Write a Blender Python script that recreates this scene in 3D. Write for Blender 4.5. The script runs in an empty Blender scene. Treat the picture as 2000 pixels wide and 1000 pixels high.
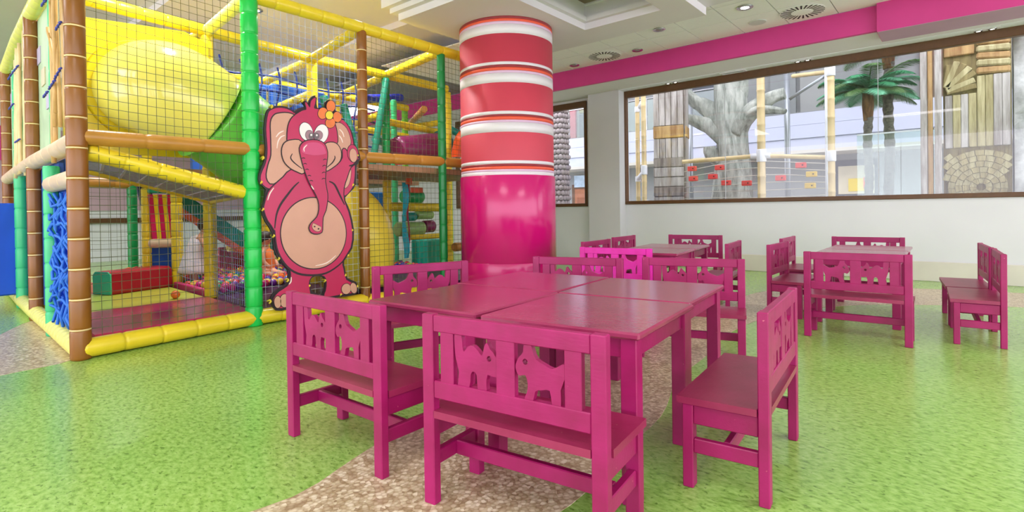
import bpy, math, random
from mathutils import Vector, Matrix
from mathutils.geometry import tessellate_polygon
random.seed(7)
PI = math.pi
scene = bpy.context.scene
C = scene.collection

# ------------------------------------------------------------------ camera
YAW, PITCH, ROLL = math.radians(40.0), math.radians(-0.444), math.radians(-0.8)
FPX, PPY = 1060.5, 418.5
cam_d = bpy.data.cameras.new('camera'); cam = bpy.data.objects.new('camera', cam_d); C.objects.link(cam)
cam_d.sensor_fit = 'HORIZONTAL'; cam_d.sensor_width = 36.0
cam_d.lens = 36.0 * FPX / 2000.0
cam_d.shift_x = 0.0
cam_d.shift_y = (PPY - 500.0) / 2000.0
cam_d.clip_start = 0.05; cam_d.clip_end = 200
cr, sr, cp, sp = math.cos(ROLL), math.sin(ROLL), math.cos(PITCH), math.sin(PITCH)
_f = Vector((0, cp, sp)); _u = Vector((0, -sp, cp)); _x = Vector((1, 0, 0))
_rgt = cr * _x + sr * _u; _up = cr * _u - sr * _x
RZ = Matrix.Rotation(YAW, 3, 'Z')
_rgt, _up, _f = RZ @ _rgt, RZ @ _up, RZ @ _f
M = Matrix((( _rgt.x, _up.x, -_f.x, 0), (_rgt.y, _up.y, -_f.y, 0), (_rgt.z, _up.z, -_f.z, 0.9), (0, 0, 0, 1)))
cam.matrix_world = M
scene.camera = cam

# ------------------------------------------------------------------ world, light, exposure
world = bpy.data.worlds.new('world'); scene.world = world
world.use_nodes = True
world.node_tree.nodes['Background'].inputs[0].default_value = (.99, 0.93, 1.06, 1)
world.node_tree.nodes['Background'].inputs[1].default_value = 3.2
scene.view_settings.view_transform = 'Standard'
scene.view_settings.look = 'None'
scene.view_settings.gamma = 1.0
scene.view_settings.exposure = 0.43
scene.view_settings.use_curve_mapping = False
scene.cycles.max_bounces = 10
scene.cycles.transparent_max_bounces = 32

def area_light(name, loc, size, power, rot=(0, 0, 0), col=(1, .97, .93), sy=None):
    d = bpy.data.lights.new(name, 'AREA'); d.energy = power; d.color = col
    d.shape = 'RECTANGLE' if sy else 'SQUARE'; d.size = size
    if sy: d.size_y = sy
    o = bpy.data.objects.new(name, d); C.objects.link(o); o.location = loc; o.rotation_euler = rot
    return o
# unseen fill lamps added to brighten the seating, the play frame and the aisle
area_light('ceiling_fill', (-0.9, -0.4, 3.2), 1.6, 40, col=(1, .925, 1))
area_light('ceiling_fill', (1.8, 2.6, 2.88), 1.6, 40, col=(1, .925, 1))
area_light('ceiling_fill', (-5.6, -1.6, 3.2), 1.6, 45, col=(1, .925, 1))
area_light('ceiling_fill', (-9.2, -0.6, 3.2), 1.6, 40, col=(1, .925, 1))
DOWN = [(-4.95, 1.55), (-6.3, 1.9), (-6.4, 3.0), (-5.1, 3.6), (-7.8, 3.2), (-6.5, 4.4), (-8.2, 5.0), (-10.2, 2.6), (-6.8, 6.4), (-5.6, 6.0)]
def spot_light(name, loc, power, size=2.6, r=.05):
    d = bpy.data.lights.new(name, 'SPOT'); d.energy = power; d.spot_size = size; d.spot_blend = .8; d.shadow_soft_size = r; d.color = (1, .94, .97)
    o = bpy.data.objects.new(name, d); C.objects.link(o); o.location = loc; return o
for _x, _y in DOWN: spot_light('play_area_downlight', (_x, _y, 3.20), 85)
for _x, _y in ((-2.87, 6.26), (-1.85, 6.21), (-0.4, 6.2), (1.4, 6.2)): spot_light('tile_ceiling_downlight', (_x, _y, 3.04), 26, 2.3, .04)

# ------------------------------------------------------------------ helpers
def lin(c):
    c = c / 255.0
    return c / 12.92 if c <= .04045 else ((c + .055) / 1.055) ** 2.4
def rgb(r, g, b): return (lin(r), lin(g), lin(b), 1)
MATS = {}
def mat(name, col, rough=.5, var=.08, vscale=6, bump=0, bscale=60, spec=.5, metal=0, coat=0):
    """painted / plastic / wood surface: colour with a slow procedural mottling and fine relief"""
    if name in MATS: return MATS[name]
    m = bpy.data.materials.new(name); m.use_nodes = True; nt = m.node_tree
    b = nt.nodes['Principled BSDF']
    b.inputs['Roughness'].default_value = rough
    b.inputs['Metallic'].default_value = metal
    b.inputs['Specular IOR Level'].default_value = spec
    b.inputs['Coat Weight'].default_value = coat
    tc = nt.nodes.new('ShaderNodeTexCoord'); n = nt.nodes.new('ShaderNodeTexNoise')
    n.inputs['Scale'].default_value = vscale; n.inputs['Detail'].default_value = 4
    nt.links.new(tc.outputs['Object'], n.inputs['Vector'])
    rp = nt.nodes.new('ShaderNodeValToRGB'); c = rgb(*col)
    rp.color_ramp.elements[0].position = .3; rp.color_ramp.elements[1].position = .7
    rp.color_ramp.elements[0].color = (c[0]*(1-var), c[1]*(1-var), c[2]*(1-var), 1)
    rp.color_ramp.elements[1].color = (min(1, c[0]*(1+var)), min(1, c[1]*(1+var)), min(1, c[2]*(1+var)), 1)
    nt.links.new(n.outputs['Fac'], rp.inputs['Fac']); nt.links.new(rp.outputs['Color'], b.inputs['Base Color'])
    if bump:
        n2 = nt.nodes.new('ShaderNodeTexNoise'); n2.inputs['Scale'].default_value = bscale
        nt.links.new(tc.outputs['Object'], n2.inputs['Vector'])
        bp = nt.nodes.new('ShaderNodeBump'); bp.inputs['Strength'].default_value = bump; bp.inputs['Distance'].default_value = .01
        nt.links.new(n2.outputs['Fac'], bp.inputs['Height']); nt.links.new(bp.outputs['Normal'], b.inputs['Normal'])
    MATS[name] = m
    return m
def emit(name, col, s):
    if name in MATS: return MATS[name]
    m = bpy.data.materials.new(name); m.use_nodes = True; b = m.node_tree.nodes['Principled BSDF']
    b.inputs['Base Color'].default_value = rgb(*col); b.inputs['Emission Color'].default_value = rgb(*col); b.inputs['Emission Strength'].default_value = s
    MATS[name] = m; return m
def glass_mat(name, tint=(250, 253, 252), gl=.035):
    m = bpy.data.materials.new(name); m.use_nodes = True; nt = m.node_tree; nt.nodes.clear()
    o = nt.nodes.new('ShaderNodeOutputMaterial'); t = nt.nodes.new('ShaderNodeBsdfTransparent'); g = nt.nodes.new('ShaderNodeBsdfGlossy'); mx = nt.nodes.new('ShaderNodeMixShader')
    t.inputs[0].default_value = rgb(*tint); g.inputs['Roughness'].default_value = .02; mx.inputs[0].default_value = gl
    nt.links.new(t.outputs[0], mx.inputs[1]); nt.links.new(g.outputs[0], mx.inputs[2]); nt.links.new(mx.outputs[0], o.inputs[0])
    MATS[name] = m; return m

OFF = {}
def V(*a): return Vector(a)
class MB:
    def __init__(s): s.v = []; s.f = []; s.sm = []
    def add(s, vs, fs, smooth=False):
        o = len(s.v); s.v += [Vector(q) for q in vs]
        for f in fs: s.f.append([i + o for i in f]); s.sm.append(smooth)
        return s
    def box(s, c, d, rz=0, bev=0, rx=0, ry=0):
        hx, hy, hz = d[0]/2, d[1]/2, d[2]/2
        R = Matrix.Rotation(rz, 3, 'Z') @ Matrix.Rotation(ry, 3, 'Y') @ Matrix.Rotation(rx, 3, 'X'); c = Vector(c)
        if bev:
            b = min(bev, hx*.9, hy*.9, hz*.9); vs = []; idx = {}
            for sx in (-1, 1):
                for sy in (-1, 1):
                    for sz in (-1, 1):
                        for a in range(3):
                            p = [sx*hx, sy*hy, sz*hz]
                            for k in range(3):
                                if k != a: p[k] -= (sx, sy, sz)[k]*b
                            idx[(sx, sy, sz, a)] = len(vs); vs.append(R @ Vector(p) + c)
            fs = []; S = (-1, 1)
            for a in range(3):
                o1, o2 = [(1, 2), (2, 0), (0, 1)][a]
                for sg in S:
                    q = []
                    for (u, w) in ((-1, -1), (1, -1), (1, 1), (-1, 1)):
                        k = [0, 0, 0]; k[a] = sg; k[o1] = u; k[o2] = w; q.append(idx[(k[0], k[1], k[2], a)])
                    fs.append(q if sg > 0 else q[::-1])
            for a in range(3):           # edges parallel to axis a
                o1, o2 = [(1, 2), (2, 0), (0, 1)][a]
                for u in S:
                    for w in S:
                        def ix(sa, face):
                            k = [0, 0, 0]; k[a] = sa; k[o1] = u; k[o2] = w; return idx[(k[0], k[1], k[2], face)]
                        q = [ix(-1, o1), ix(1, o1), ix(1, o2), ix(-1, o2)]
                        fs.append(q if u*w < 0 else q[::-1])
            for sx in S:
                for sy in S:
                    for sz in S:
                        q = [idx[(sx, sy, sz, a)] for a in range(3)]
                        fs.append(q if sx*sy*sz > 0 else q[::-1])
            return s.add(vs, fs)
        vs = [R @ Vector((x*hx, y*hy, z*hz)) + c for x in (-1, 1) for y in (-1, 1) for z in (-1, 1)]
        return s.add(vs, [(0, 1, 3, 2), (4, 6, 7, 5), (0, 4, 5, 1), (2, 3, 7, 6), (0, 2, 6, 4), (1, 5, 7, 3)])
    def bar(s, p0, p1, w, h, bev=0):
        """rectangular bar from p0 to p1: w sideways, h in the upright direction"""
        p0, p1 = Vector(p0), Vector(p1); d = p1 - p0; L = d.length; d.normalize()
        side = d.cross(Vector((0, 0, 1)))
        if side.length < 1e-4: side = Vector((1, 0, 0))
        side.normalize(); up = side.cross(d)
        m = MB().box((0, 0, 0), (L, w, h), bev=bev); c = (p0 + p1)/2
        return s.add([c + d*q.x + side*(-q.y) + up*q.z for q in m.v], m.f)
    def tube(s, path, rad, n=10, caps=True, smooth=True):
        path = [Vector(p) for p in path]
        if not isinstance(rad, (list, tuple)): rad = [rad]*len(path)
        vs = []; fs = []; prev = None
        for i, p in enumerate(path):
            t = (path[min(i+1, len(path)-1)] - path[max(i-1, 0)])
            if t.length < 1e-9: t = Vector((0, 0, 1))
            t.normalize()
            if prev is None:
                a = Vector((0, 0, 1)) if abs(t.z) < .9 else Vector((1, 0, 0))
                u = t.cross(a).normalized()
            else:
                u = (prev - t*prev.dot(t))
                u = u.normalized() if u.length > 1e-6 else t.orthogonal().normalized()
            prev = u; w = t.cross(u)
            for k in range(n):
                a = 2*PI*k/n; vs.append(p + (u*math.cos(a) + w*math.sin(a))*rad[i])
        for i in range(len(path)-1):
            for k in range(n):
                fs.append((i*n+k, i*n+(k+1) % n, (i+1)*n+(k+1) % n, (i+1)*n+k))
        s.add(vs, fs, smooth)
        if caps:
            o = len(s.v) - len(vs)
            s.f.append([o+k for k in range(n)][::-1]); s.sm.append(False)
            s.f.append([o+(len(path)-1)*n+k for k in range(n)]); s.sm.append(False)
        return s
    def lathe(s, c, prof, n=24, smooth=True):
        """prof = [(r, z)...] about the upright axis through c"""
        c = Vector(c); return s._lathe(c, prof, n, smooth)
    def _lathe(s, c, prof, n, smooth):
        vs = []; fs = []
        for r, z in prof:
            for k in range(n):
                a = 2*PI*k/n; vs.append(c + V(r*math.cos(a), r*math.sin(a), z))
        for i in range(len(prof)-1):
            for k in range(n): fs.append((i*n+k, i*n+(k+1) % n, (i+1)*n+(k+1) % n, (i+1)*n+k))
        s.add(vs, fs, smooth); o = len(s.v)-len(vs)
        s.f.append([o+k for k in range(n)][::-1]); s.sm.append(False)
        s.f.append([o+(len(prof)-1)*n+k for k in range(n)]); s.sm.append(False)
        return s
    def prism(s, loops, org, U, W, t):
        """flat outline (first loop) with holes (others) on plane org + a*U + b*W, thickness t along U x W"""
        org, U, W = Vector(org), Vector(U), Vector(W); N = U.cross(W).normalized()
        tri = tessellate_polygon([[Vector((a, b, 0)) for a, b in lp] for lp in loops])
        flat = [q for lp in loops for q in lp]; n = len(flat)
        vs = [org + U*a + W*b for a, b in flat] + [org + U*a + W*b + N*t for a, b in flat]
        fs = []
        for a, b, c in tri:
            (ax, ay), (bx, by), (cx, cy) = flat[a], flat[b], flat[c]
            if (bx-ax)*(cy-ay) - (by-ay)*(cx-ax) < 0: b, c = c, b
            fs.append((a+n, b+n, c+n)); fs.append((a, c, b))
        o = 0
        for li, lp in enumerate(loops):
            ar = sum(lp[i][0]*lp[(i+1) % len(lp)][1] - lp[(i+1) % len(lp)][0]*lp[i][1] for i in range(len(lp)))
            fwd = (ar > 0) == (li == 0)
            for i in range(len(lp)):
                j = (i+1) % len(lp); q = (o+i, o+j, o+j+n, o+i+n)
                fs.append(q if fwd else q[::-1])
            o += len(lp)
        return s.add(vs, fs)
    def sphere(s, c, r, nu=12, nv=8, sc=(1, 1, 1)):
        c = Vector(c); vs = []; fs = []
        for i in range(nv+1):
            th = PI*i/nv
            for k in range(nu):
                a = 2*PI*k/nu
                vs.append(c + V(r*sc[0]*math.sin(th)*math.cos(a), r*sc[1]*math.sin(th)*math.sin(a), r*sc[2]*math.cos(th)))
        for i in range(nv):
            for k in range(nu): fs.append((i*nu+k, (i+1)*nu+k, (i+1)*nu+(k+1) % nu, i*nu+(k+1) % nu))
        return s.add(vs, fs, True)
    def mesh(s, name, m):
        me = bpy.data.meshes.new(name); me.from_pydata([tuple(q) for q in s.v], [], s.f)
        me.polygons.foreach_set('use_smooth', s.sm); me.materials.append(m); me.update(); return me
    def build(s, name, m, parent=None, local=False):
        if parent is not None and not local and parent.name in OFF:
            loc, rz = OFF[parent.name]; R = Matrix.Rotation(-rz, 3, 'Z')
            s.v = [R @ (q - loc) for q in s.v]
        o = bpy.data.objects.new(name, s.mesh(name, m)); C.objects.link(o)
        if parent is not None:
            o.parent = parent
            if parent.name in OFF: OFF[o.name] = OFF[parent.name]
        return o
def tag(o, label=None, cat=None, group=None, kind=None):
    if label: o['label'] = label
    if cat: o['category'] = cat
    if group: o['group'] = group
    if kind: o['kind'] = kind
    return o
def thing(name, loc, label, cat, group=None, rz=0, local=False):
    o = bpy.data.objects.new(name, None); C.objects.link(o); o.empty_display_size = .1
    o.location = loc; o.rotation_euler = (0, 0, rz)
    if not local: OFF[o.name] = (Vector(loc), rz)
    return tag(o, label, cat, group)
def struct(name, mb, m, parent=None):
    o = mb.build(name, m, parent)
    if parent is None: o['kind'] = 'structure'
    return o
def copy_tree(o, parent=None):
    c = o.copy(); C.objects.link(c); c.parent = parent
    for ch in list(o.children): copy_tree(ch, c)
    return c
def smooth_loop(pts, k=4, closed=True):
    """Catmull-Rom through the points"""
    n = len(pts); out = []
    rng = range(n) if closed else range(n-1)
    for i in rng:
        p0 = pts[(i-1) % n] if closed or i > 0 else pts[i]; p1 = pts[i]; p2 = pts[(i+1) % n]; p3 = pts[(i+2) % n] if closed or i+2 < n else pts[i+1]
        for j in range(k):
            t = j/k; t2 = t*t; t3 = t2*t
            out.append(tuple(.5*(2*p1[d] + (p2[d]-p0[d])*t + (2*p0[d]-5*p1[d]+4*p2[d]-p3[d])*t2 + (3*p1[d]-p0[d]-3*p2[d]+p3[d])*t3) for d in range(len(p1))))
    if not closed: out.append(tuple(pts[-1]))
    return out
def grow(lp, d):
    """outline moved outward by d"""
    n = len(lp); ar = sum(lp[i][0]*lp[(i+1) % n][1] - lp[(i+1) % n][0]*lp[i][1] for i in range(n)); s = 1 if ar > 0 else -1; out = []
    for i in range(n):
        ax, ay = lp[i-1]; bx, by = lp[(i+1) % n]; tx, ty = bx-ax, by-ay; L = math.hypot(tx, ty) or 1
        out.append((lp[i][0] + s*ty/L*d, lp[i][1] - s*tx/L*d))
    return out

# ------------------------------------------------------------------ surface materials
def floor_mat():
    m = bpy.data.materials.new('green_vinyl'); m.use_nodes = True; nt = m.node_tree; L = nt.links
    b = nt.nodes['Principled BSDF']; b.inputs['Roughness'].default_value = .22; b.inputs['Specular IOR Level'].default_value = .5
    tc = nt.nodes.new('ShaderNodeTexCoord')
    mp = nt.nodes.new('ShaderNodeMapping'); mp.inputs['Scale'].default_value = (1.0, 1.7, 1); mp.inputs['Rotation'].default_value = (0, 0, .6)
    L.new(tc.outputs['Object'], mp.inputs['Vector'])
    n1 = nt.nodes.new('ShaderNodeTexNoise'); n1.inputs['Scale'].default_value = 34; n1.inputs['Detail'].default_value = 6; n1.inputs['Roughness'].default_value = .6
    n2 = nt.nodes.new('ShaderNodeTexNoise'); n2.inputs['Scale'].default_value = 1.1; n2.inputs['Detail'].default_value = 3
    n3 = nt.nodes.new('ShaderNodeTexNoise'); n3.inputs['Scale'].default_value = 40; n3.inputs['Detail'].default_value = 3; n3.inputs['Distortion'].default_value = .6
    for n in (n1, n3): L.new(mp.outputs[0], n.inputs['Vector'])
    L.new(tc.outputs['Object'], n2.inputs['Vector'])
    r1 = nt.nodes.new('ShaderNodeValToRGB'); e = r1.color_ramp.elements
    e[0].position = .33; e[0].color = rgb(116, 158, 68); e[1].position = .66; e[1].color = rgb(170, 208, 118)
    x = r1.color_ramp.elements.new(.47); x.color = rgb(146, 188, 92)
    L.new(n1.outputs['Fac'], r1.inputs['Fac'])
    r3 = nt.nodes.new('ShaderNodeValToRGB'); r3.color_ramp.elements[0].position = .33; r3.color_ramp.elements[0].color = (.36, .44, .26, 1); r3.color_ramp.elements[1].position = .40; r3.color_ramp.elements[1].color = (1, 1, 1, 1)
    L.new(n3.outputs['Fac'], r3.inputs['Fac'])
    mx = nt.nodes.new('ShaderNodeMix'); mx.data_type = 'RGBA'; mx.blend_type = 'MULTIPLY'; mx.inputs[0].default_value = .8
    L.new(r1.outputs[0], mx.inputs[6]); L.new(r3.outputs[0], mx.inputs[7])
    r2 = nt.nodes.new('ShaderNodeValToRGB'); r2.color_ramp.elements[0].position = .35; r2.color_ramp.elements[0].color = (.90, .93, .86, 1); r2.color_ramp.elements[1].position = .7; r2.color_ramp.elements[1].color = (1.08, 1.05, 1.1, 1)
    L.new(n2.outputs['Fac'], r2.inputs['Fac'])
    m2 = nt.nodes.new('ShaderNodeMix'); m2.data_type = 'RGBA'; m2.blend_type = 'MULTIPLY'; m2.inputs[0].default_value = 1
    L.new(mx.outputs[2], m2.inputs[6]); L.new(r2.outputs[0], m2.inputs[7]); L.new(m2.outputs[2], b.inputs['Base Color'])
    bp = nt.nodes.new('ShaderNodeBump'); bp.inputs['Strength'].default_value = .06; bp.inputs['Distance'].default_value = .004
    L.new(n1.outputs['Fac'], bp.inputs['Height']); L.new(bp.outputs[0], b.inputs['Normal'])
    return m
def pebble_mat():
    m = bpy.data.materials.new('pebble_vinyl'); m.use_nodes = True; nt = m.node_tree; L = nt.links
    b = nt.nodes['Principled BSDF']; b.inputs['Roughness'].default_value = .3
    tc = nt.nodes.new('ShaderNodeTexCoord'); v = nt.nodes.new('ShaderNodeTexVoronoi'); v.inputs['Scale'].default_value = 66
    L.new(tc.outputs['Object'], v.inputs['Vector'])
    sep = nt.nodes.new('ShaderNodeSeparateColor'); L.new(v.outputs['Color'], sep.inputs[0])
    r = nt.nodes.new('ShaderNodeValToRGB'); e = r.color_ramp.elements; e[0].color = rgb(172, 150, 120); e[1].color = rgb(236, 224, 200)
    x = e.new(.5); x.color = rgb(206, 188, 158); L.new(sep.outputs[0], r.inputs['Fac'])
    r2 = nt.nodes.new('ShaderNodeValToRGB'); r2.color_ramp.elements[0].position = .35; r2.color_ramp.elements[0].color = (1, 1, 1, 1); r2.color_ramp.elements[1].position = .75; r2.color_ramp.elements[1].color = (.74, .68, .6, 1)
    L.new(v.outputs['Distance'], r2.inputs['Fac'])
    mx = nt.nodes.new('ShaderNodeMix'); mx.data_type = 'RGBA'; mx.blend_type = 'MULTIPLY'; mx.inputs[0].default_value = 1
    L.new(r.outputs[0], mx.inputs[6]); L.new(r2.outputs[0], mx.inputs[7]); L.new(mx.outputs[2], b.inputs['Base Color'])
    return m
def painted_wood(name, c_hi, c_lo, chip, rough=.42):
    """old gloss paint: blotchy, chipped to bare timber here and there"""
    m = bpy.data.materials.new(name); m.use_nodes = True; nt = m.node_tree; L = nt.links
    b = nt.nodes['Principled BSDF']; b.inputs['Roughness'].default_value = rough
    tc = nt.nodes.new('ShaderNodeTexCoord'); n = nt.nodes.new('ShaderNodeTexNoise'); n.inputs['Scale'].default_value = 9; n.inputs['Detail'].default_value = 6
    L.new(tc.outputs['Object'], n.inputs['Vector'])
    r = nt.nodes.new('ShaderNodeValToRGB'); r.color_ramp.elements[0].position = .32; r.color_ramp.elements[0].color = rgb(*c_lo); r.color_ramp.elements[1].position = .68; r.color_ramp.elements[1].color = rgb(*c_hi)
    L.new(n.outputs['Fac'], r.inputs['Fac'])
    n2 = nt.nodes.new('ShaderNodeTexNoise'); n2.inputs['Scale'].default_value = 42; n2.inputs['Detail'].default_value = 3
    L.new(tc.outputs['Object'], n2.inputs['Vector'])
    r2 = nt.nodes.new('ShaderNodeValToRGB'); r2.color_ramp.elements[0].position = .735; r2.color_ramp.elements[0].color = (0, 0, 0, 1); r2.color_ramp.elements[1].position = .76; r2.color_ramp.elements[1].color = (1, 1, 1, 1)
    L.new(n2.outputs['Fac'], r2.inputs['Fac'])
    mx = nt.nodes.new('ShaderNodeMix'); mx.data_type = 'RGBA'; L.new(r2.outputs[0], mx.inputs[0]); L.new(r.outputs[0], mx.inputs[6]); mx.inputs[7].default_value = rgb(*chip)
    L.new(mx.outputs[2], b.inputs['Base Color'])
    n3 = nt.nodes.new('ShaderNodeTexNoise'); n3.inputs['Scale'].default_value = 25; mp = nt.nodes.new('ShaderNodeMapping'); mp.inputs['Scale'].default_value = (1, 4, 4)
    L.new(tc.outputs['Object'], mp.inputs[0]); L.new(mp.outputs[0], n3.inputs['Vector'])
    bp = nt.nodes.new('ShaderNodeBump'); bp.inputs['Strength'].default_value = .12; bp.inputs['Distance'].default_value = .004
    L.new(n3.outputs['Fac'], bp.inputs['Height']); L.new(bp.outputs[0], b.inputs['Normal'])
    MATS[name] = m; return m
def weathered(name, hi, lo, sc=(14, 14, 1.4), rough=.8):
    m = bpy.data.materials.new(name); m.use_nodes = True; nt = m.node_tree; L = nt.links
    b = nt.nodes['Principled BSDF']; b.inputs['Roughness'].default_value = rough
    tc = nt.nodes.new('ShaderNodeTexCoord'); mp = nt.nodes.new('ShaderNodeMapping'); mp.inputs['Scale'].default_value = sc
    n = nt.nodes.new('ShaderNodeTexNoise'); n.inputs['Scale'].default_value = 1; n.inputs['Detail'].default_value = 8; n.inputs['Roughness'].default_value = .65
    L.new(tc.outputs['Object'], mp.inputs[0]); L.new(mp.outputs[0], n.inputs['Vector'])
    r = nt.nodes.new('ShaderNodeValToRGB'); r.color_ramp.elements[0].position = .35; r.color_ramp.elements[0].color = rgb(*lo); r.color_ramp.elements[1].position = .65; r.color_ramp.elements[1].color = rgb(*hi)
    L.new(n.outputs['Fac'], r.inputs['Fac']); L.new(r.outputs[0], b.inputs['Base Color'])
    bp = nt.nodes.new('ShaderNodeBump'); bp.inputs['Strength'].default_value = .5; bp.inputs['Distance'].default_value = .03
    L.new(n.outputs['Fac'], bp.inputs['Height']); L.new(bp.outputs[0], b.inputs['Normal'])
    MATS[name] = m; return m

GREEN_FLOOR, PEBBLE = floor_mat(), pebble_mat()
MAG = painted_wood('magenta_paint', (166, 14, 98), (146, 6, 80), (196, 96, 120))
MAG_SEAT = painted_wood('worn_magenta_paint', (154, 40, 84), (138, 26, 70), (190, 140, 120), .35)
MAG_TOP = painted_wood('tabletop_paint', (162, 56, 98), (150, 44, 86), (190, 134, 130), .16)
MAG_HOT = painted_wood('bright_magenta_paint', (232, 22, 180), (214, 14, 150), (240, 120, 200))
WALL = mat('white_wall_paint', (218, 221, 222), .7, .02, 2, .03, 120)
WALL2 = mat('grey_white_paint', (205, 206, 206), .7, .02, 2)
CEIL = mat('ceiling_plaster', (228, 224, 230), .8, .02, 1.5)
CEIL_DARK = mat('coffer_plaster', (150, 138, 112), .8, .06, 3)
CEIL_HI = mat('upper_ceiling_plaster', (228, 226, 232), .8, .05, .8)
TILE = mat('ceiling_tile', (250, 250, 252), .9, .015, 30, .05, 200)
GRIDM = mat('ceiling_grid', (140, 142, 146), .6, .02)
PINK = mat('pink_wall_paint', (214, 58, 142), .55, .05, 3)
PINK_DULL = mat('mauve_plaster', (186, 150, 170), .8, .04, 3)
FRAME = mat('brown_window_frame', (92, 60, 26), .45, .12, 20)
GLASS = glass_mat('window_glass')
GLASS2 = glass_mat('railing_glass', (236, 246, 242), .08)

# ------------------------------------------------------------------ the hall: floor, walls, ceilings
struct('floor', MB().box((-4, 0, -.05), (22, 16.0, .1)), GREEN_FLOOR)
def sheet(name, loop, z, m, t=.0015):
    return struct(name, MB().prism([loop], (0, 0, z), (1, 0, 0), (0, 1, 0), t), m)
path = smooth_loop([(-2.75, -1.2), (-2.05, 0.1), (-1.66, .74), (-1.73, 1.16), (-1.88, 1.65), (-2.02, 2.4), (-1.98, 3.1), (-1.85, 3.9), (-1.75, 4.7), (-1.74, 5.4), (-1.66, 6.1), (-1.3, 6.75), (-.6, 7.15), (.4, 7.4), (2.0, 7.5), (4.0, 7.4), (4.0, 6.5), (2.0, 6.45), (.37, 6.4), (-.25, 6.1), (-.75, 5.75), (-1.1, 5.2), (-1.28, 4.5), (-1.3, 3.85), (-1.22, 3.29), (-1.17, 2.73), (-1.02, 2.2), (-.98, 1.7), (-.93, 1.37), (-1.0, .8), (-1.15, 0), (-1.4, -1.2)], 4)
sheet('floor_path', path, .0, PEBBLE)
sheet('floor_path_aisle', smooth_loop([(-4.2, .42), (-4.30, .82), (-4.75, .95), (-5.6, 1.02), (-6.2, .92), (-5.4, .52), (-5.0, .2), (-4.7, -.6), (-4.2, -1.6), (-3.4, -1.6), (-3.9, -.5)], 4), .0, PEBBLE)

YW, YP, ZSOF = 8.0, 7.8, 2.808
def wall_with_holes(name, x0, x1, z0, z1, y, t, holes, m):
    loops = [[(x0, z0), (x1, z0), (x1, z1), (x0, z1)]] + [[(a, c), (b, c), (b, d), (a, d)] for a, b, c, d in holes]
    return struct(name, MB().prism(loops, (0, y + t, 0), (1, 0, 0), (0, 0, 1), t), m)
W1 = (-4.287, 4.2, .985, 2.80); W2 = (-8.2, -5.02, .965, 2.76)
wall = wall_with_holes('wall_far', -13.0, 6.0, 0, 3.4, YW, .14, [W1, W2], WALL)
struct('wall_pier', MB().box((-4.5665, (YP + YW)/2, ZSOF/2), (.577, YW - YP, ZSOF)), WALL2)
# skirting, two steps as in the hall
bb = struct('baseboard_far', MB().box((.85, YW - .014, .115), (10.28, .028, .23), bev=.006), mat('skirting2', (214, 210, 196), .5, .05, 4))
struct('baseboard_pier', MB().box((-4.5665, YP - .013, .115), (.60, .026, .23), bev=.006), mat('skirting2', (214, 210, 196)))
# soffit and pink bulkhead above the windows
struct('ceiling_soffit', MB().box((-3.5, (7.2 + YW)/2, ZSOF + .03), (19, YW - 7.2, .06)), mat('soffit_plaster', (228, 222, 222), .8, .02, 2))
struct('wall_bulkhead', MB().box((-3.5, 7.17, (ZSOF + 3.08)/2 - .002), (19, .06, 3.08 - ZSOF + .004)), PINK)
bx = struct('wall_bulkhead_box', MB().box((2.13, 7.29, 3.02), (5.74, .46, .50)), PINK)
MB().box((2.13, 7.29, 2.768), (5.73, .45, .006)).build('underside_panel', PINK_DULL, bx)
struct('trim_head', MB().box((-.05, 7.90, ZSOF - .004), (8.5, .2, .006)), mat('reveal_white', (236, 238, 240), .7, .02, 2))
def window(name, r, panes):
    x0, x1, z0, z1 = r; w = .055
    root = thing(name, ((x0 + x1)/2, YW, z0), None, None); root['kind'] = 'structure'
    for nm, c, d in (('frame_bottom', ((x0+x1)/2, YW + .02, z0 + w/2 - .02), (x1-x0+.04, .09, w)), ('frame_top', ((x0+x1)/2, YW + .02, z1 - .05), (x1-x0+.04, .09, .105)),
                     ('frame_side', (x0 + w/2 - .02, YW + .02, (z0+z1)/2), (w, .088, z1-z0)), ('frame_side', (x1 - w/2 + .02, YW + .02, (z0+z1)/2), (w, .088, z1-z0))):
        MB().box(c, d, bev=.006).build(nm, FRAME, root)
    px = [x0] + panes + [x1]
    for a, b in zip(px[:-1], px[1:]):
        MB().box(((a+b)/2, YW + .07, (z0+z1)/2), (b-a-.003, .008, z1-z0-.02)).build('pane', GLASS, root)
    for a in panes:
        MB().box((a, YW + .07, (z0+z1)/2), (.007, .010, z1-z0-.02)).build('pane_joint', mat('silicone', (196, 202, 204), .4), root)
window('window_1', W1, [-2.70, -.84, 1.2])
window('window_2', W2, [-6.6])
# tiled ceiling strip
tc_root = struct('ceiling_tiled', MB().box((-2.0, 6.3, 3.11), (14, 2.0, .03)), GRIDM)
tx0, ts = -9.78, .51; me_t = None
for i in range(24):
    for (ya, yb) in ((5.005, 5.515), (5.515, 6.025), (6.025, 6.535), (6.535, 7.135)):
        x = tx0 + ts*i
        if x > 2.0 or x < -7: continue
        MB().box((x + ts/2, (ya+yb)/2, 3.088), (ts - .011, yb-ya-.011, .014)).build('ceiling_tile', TILE, tc_root)
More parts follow.
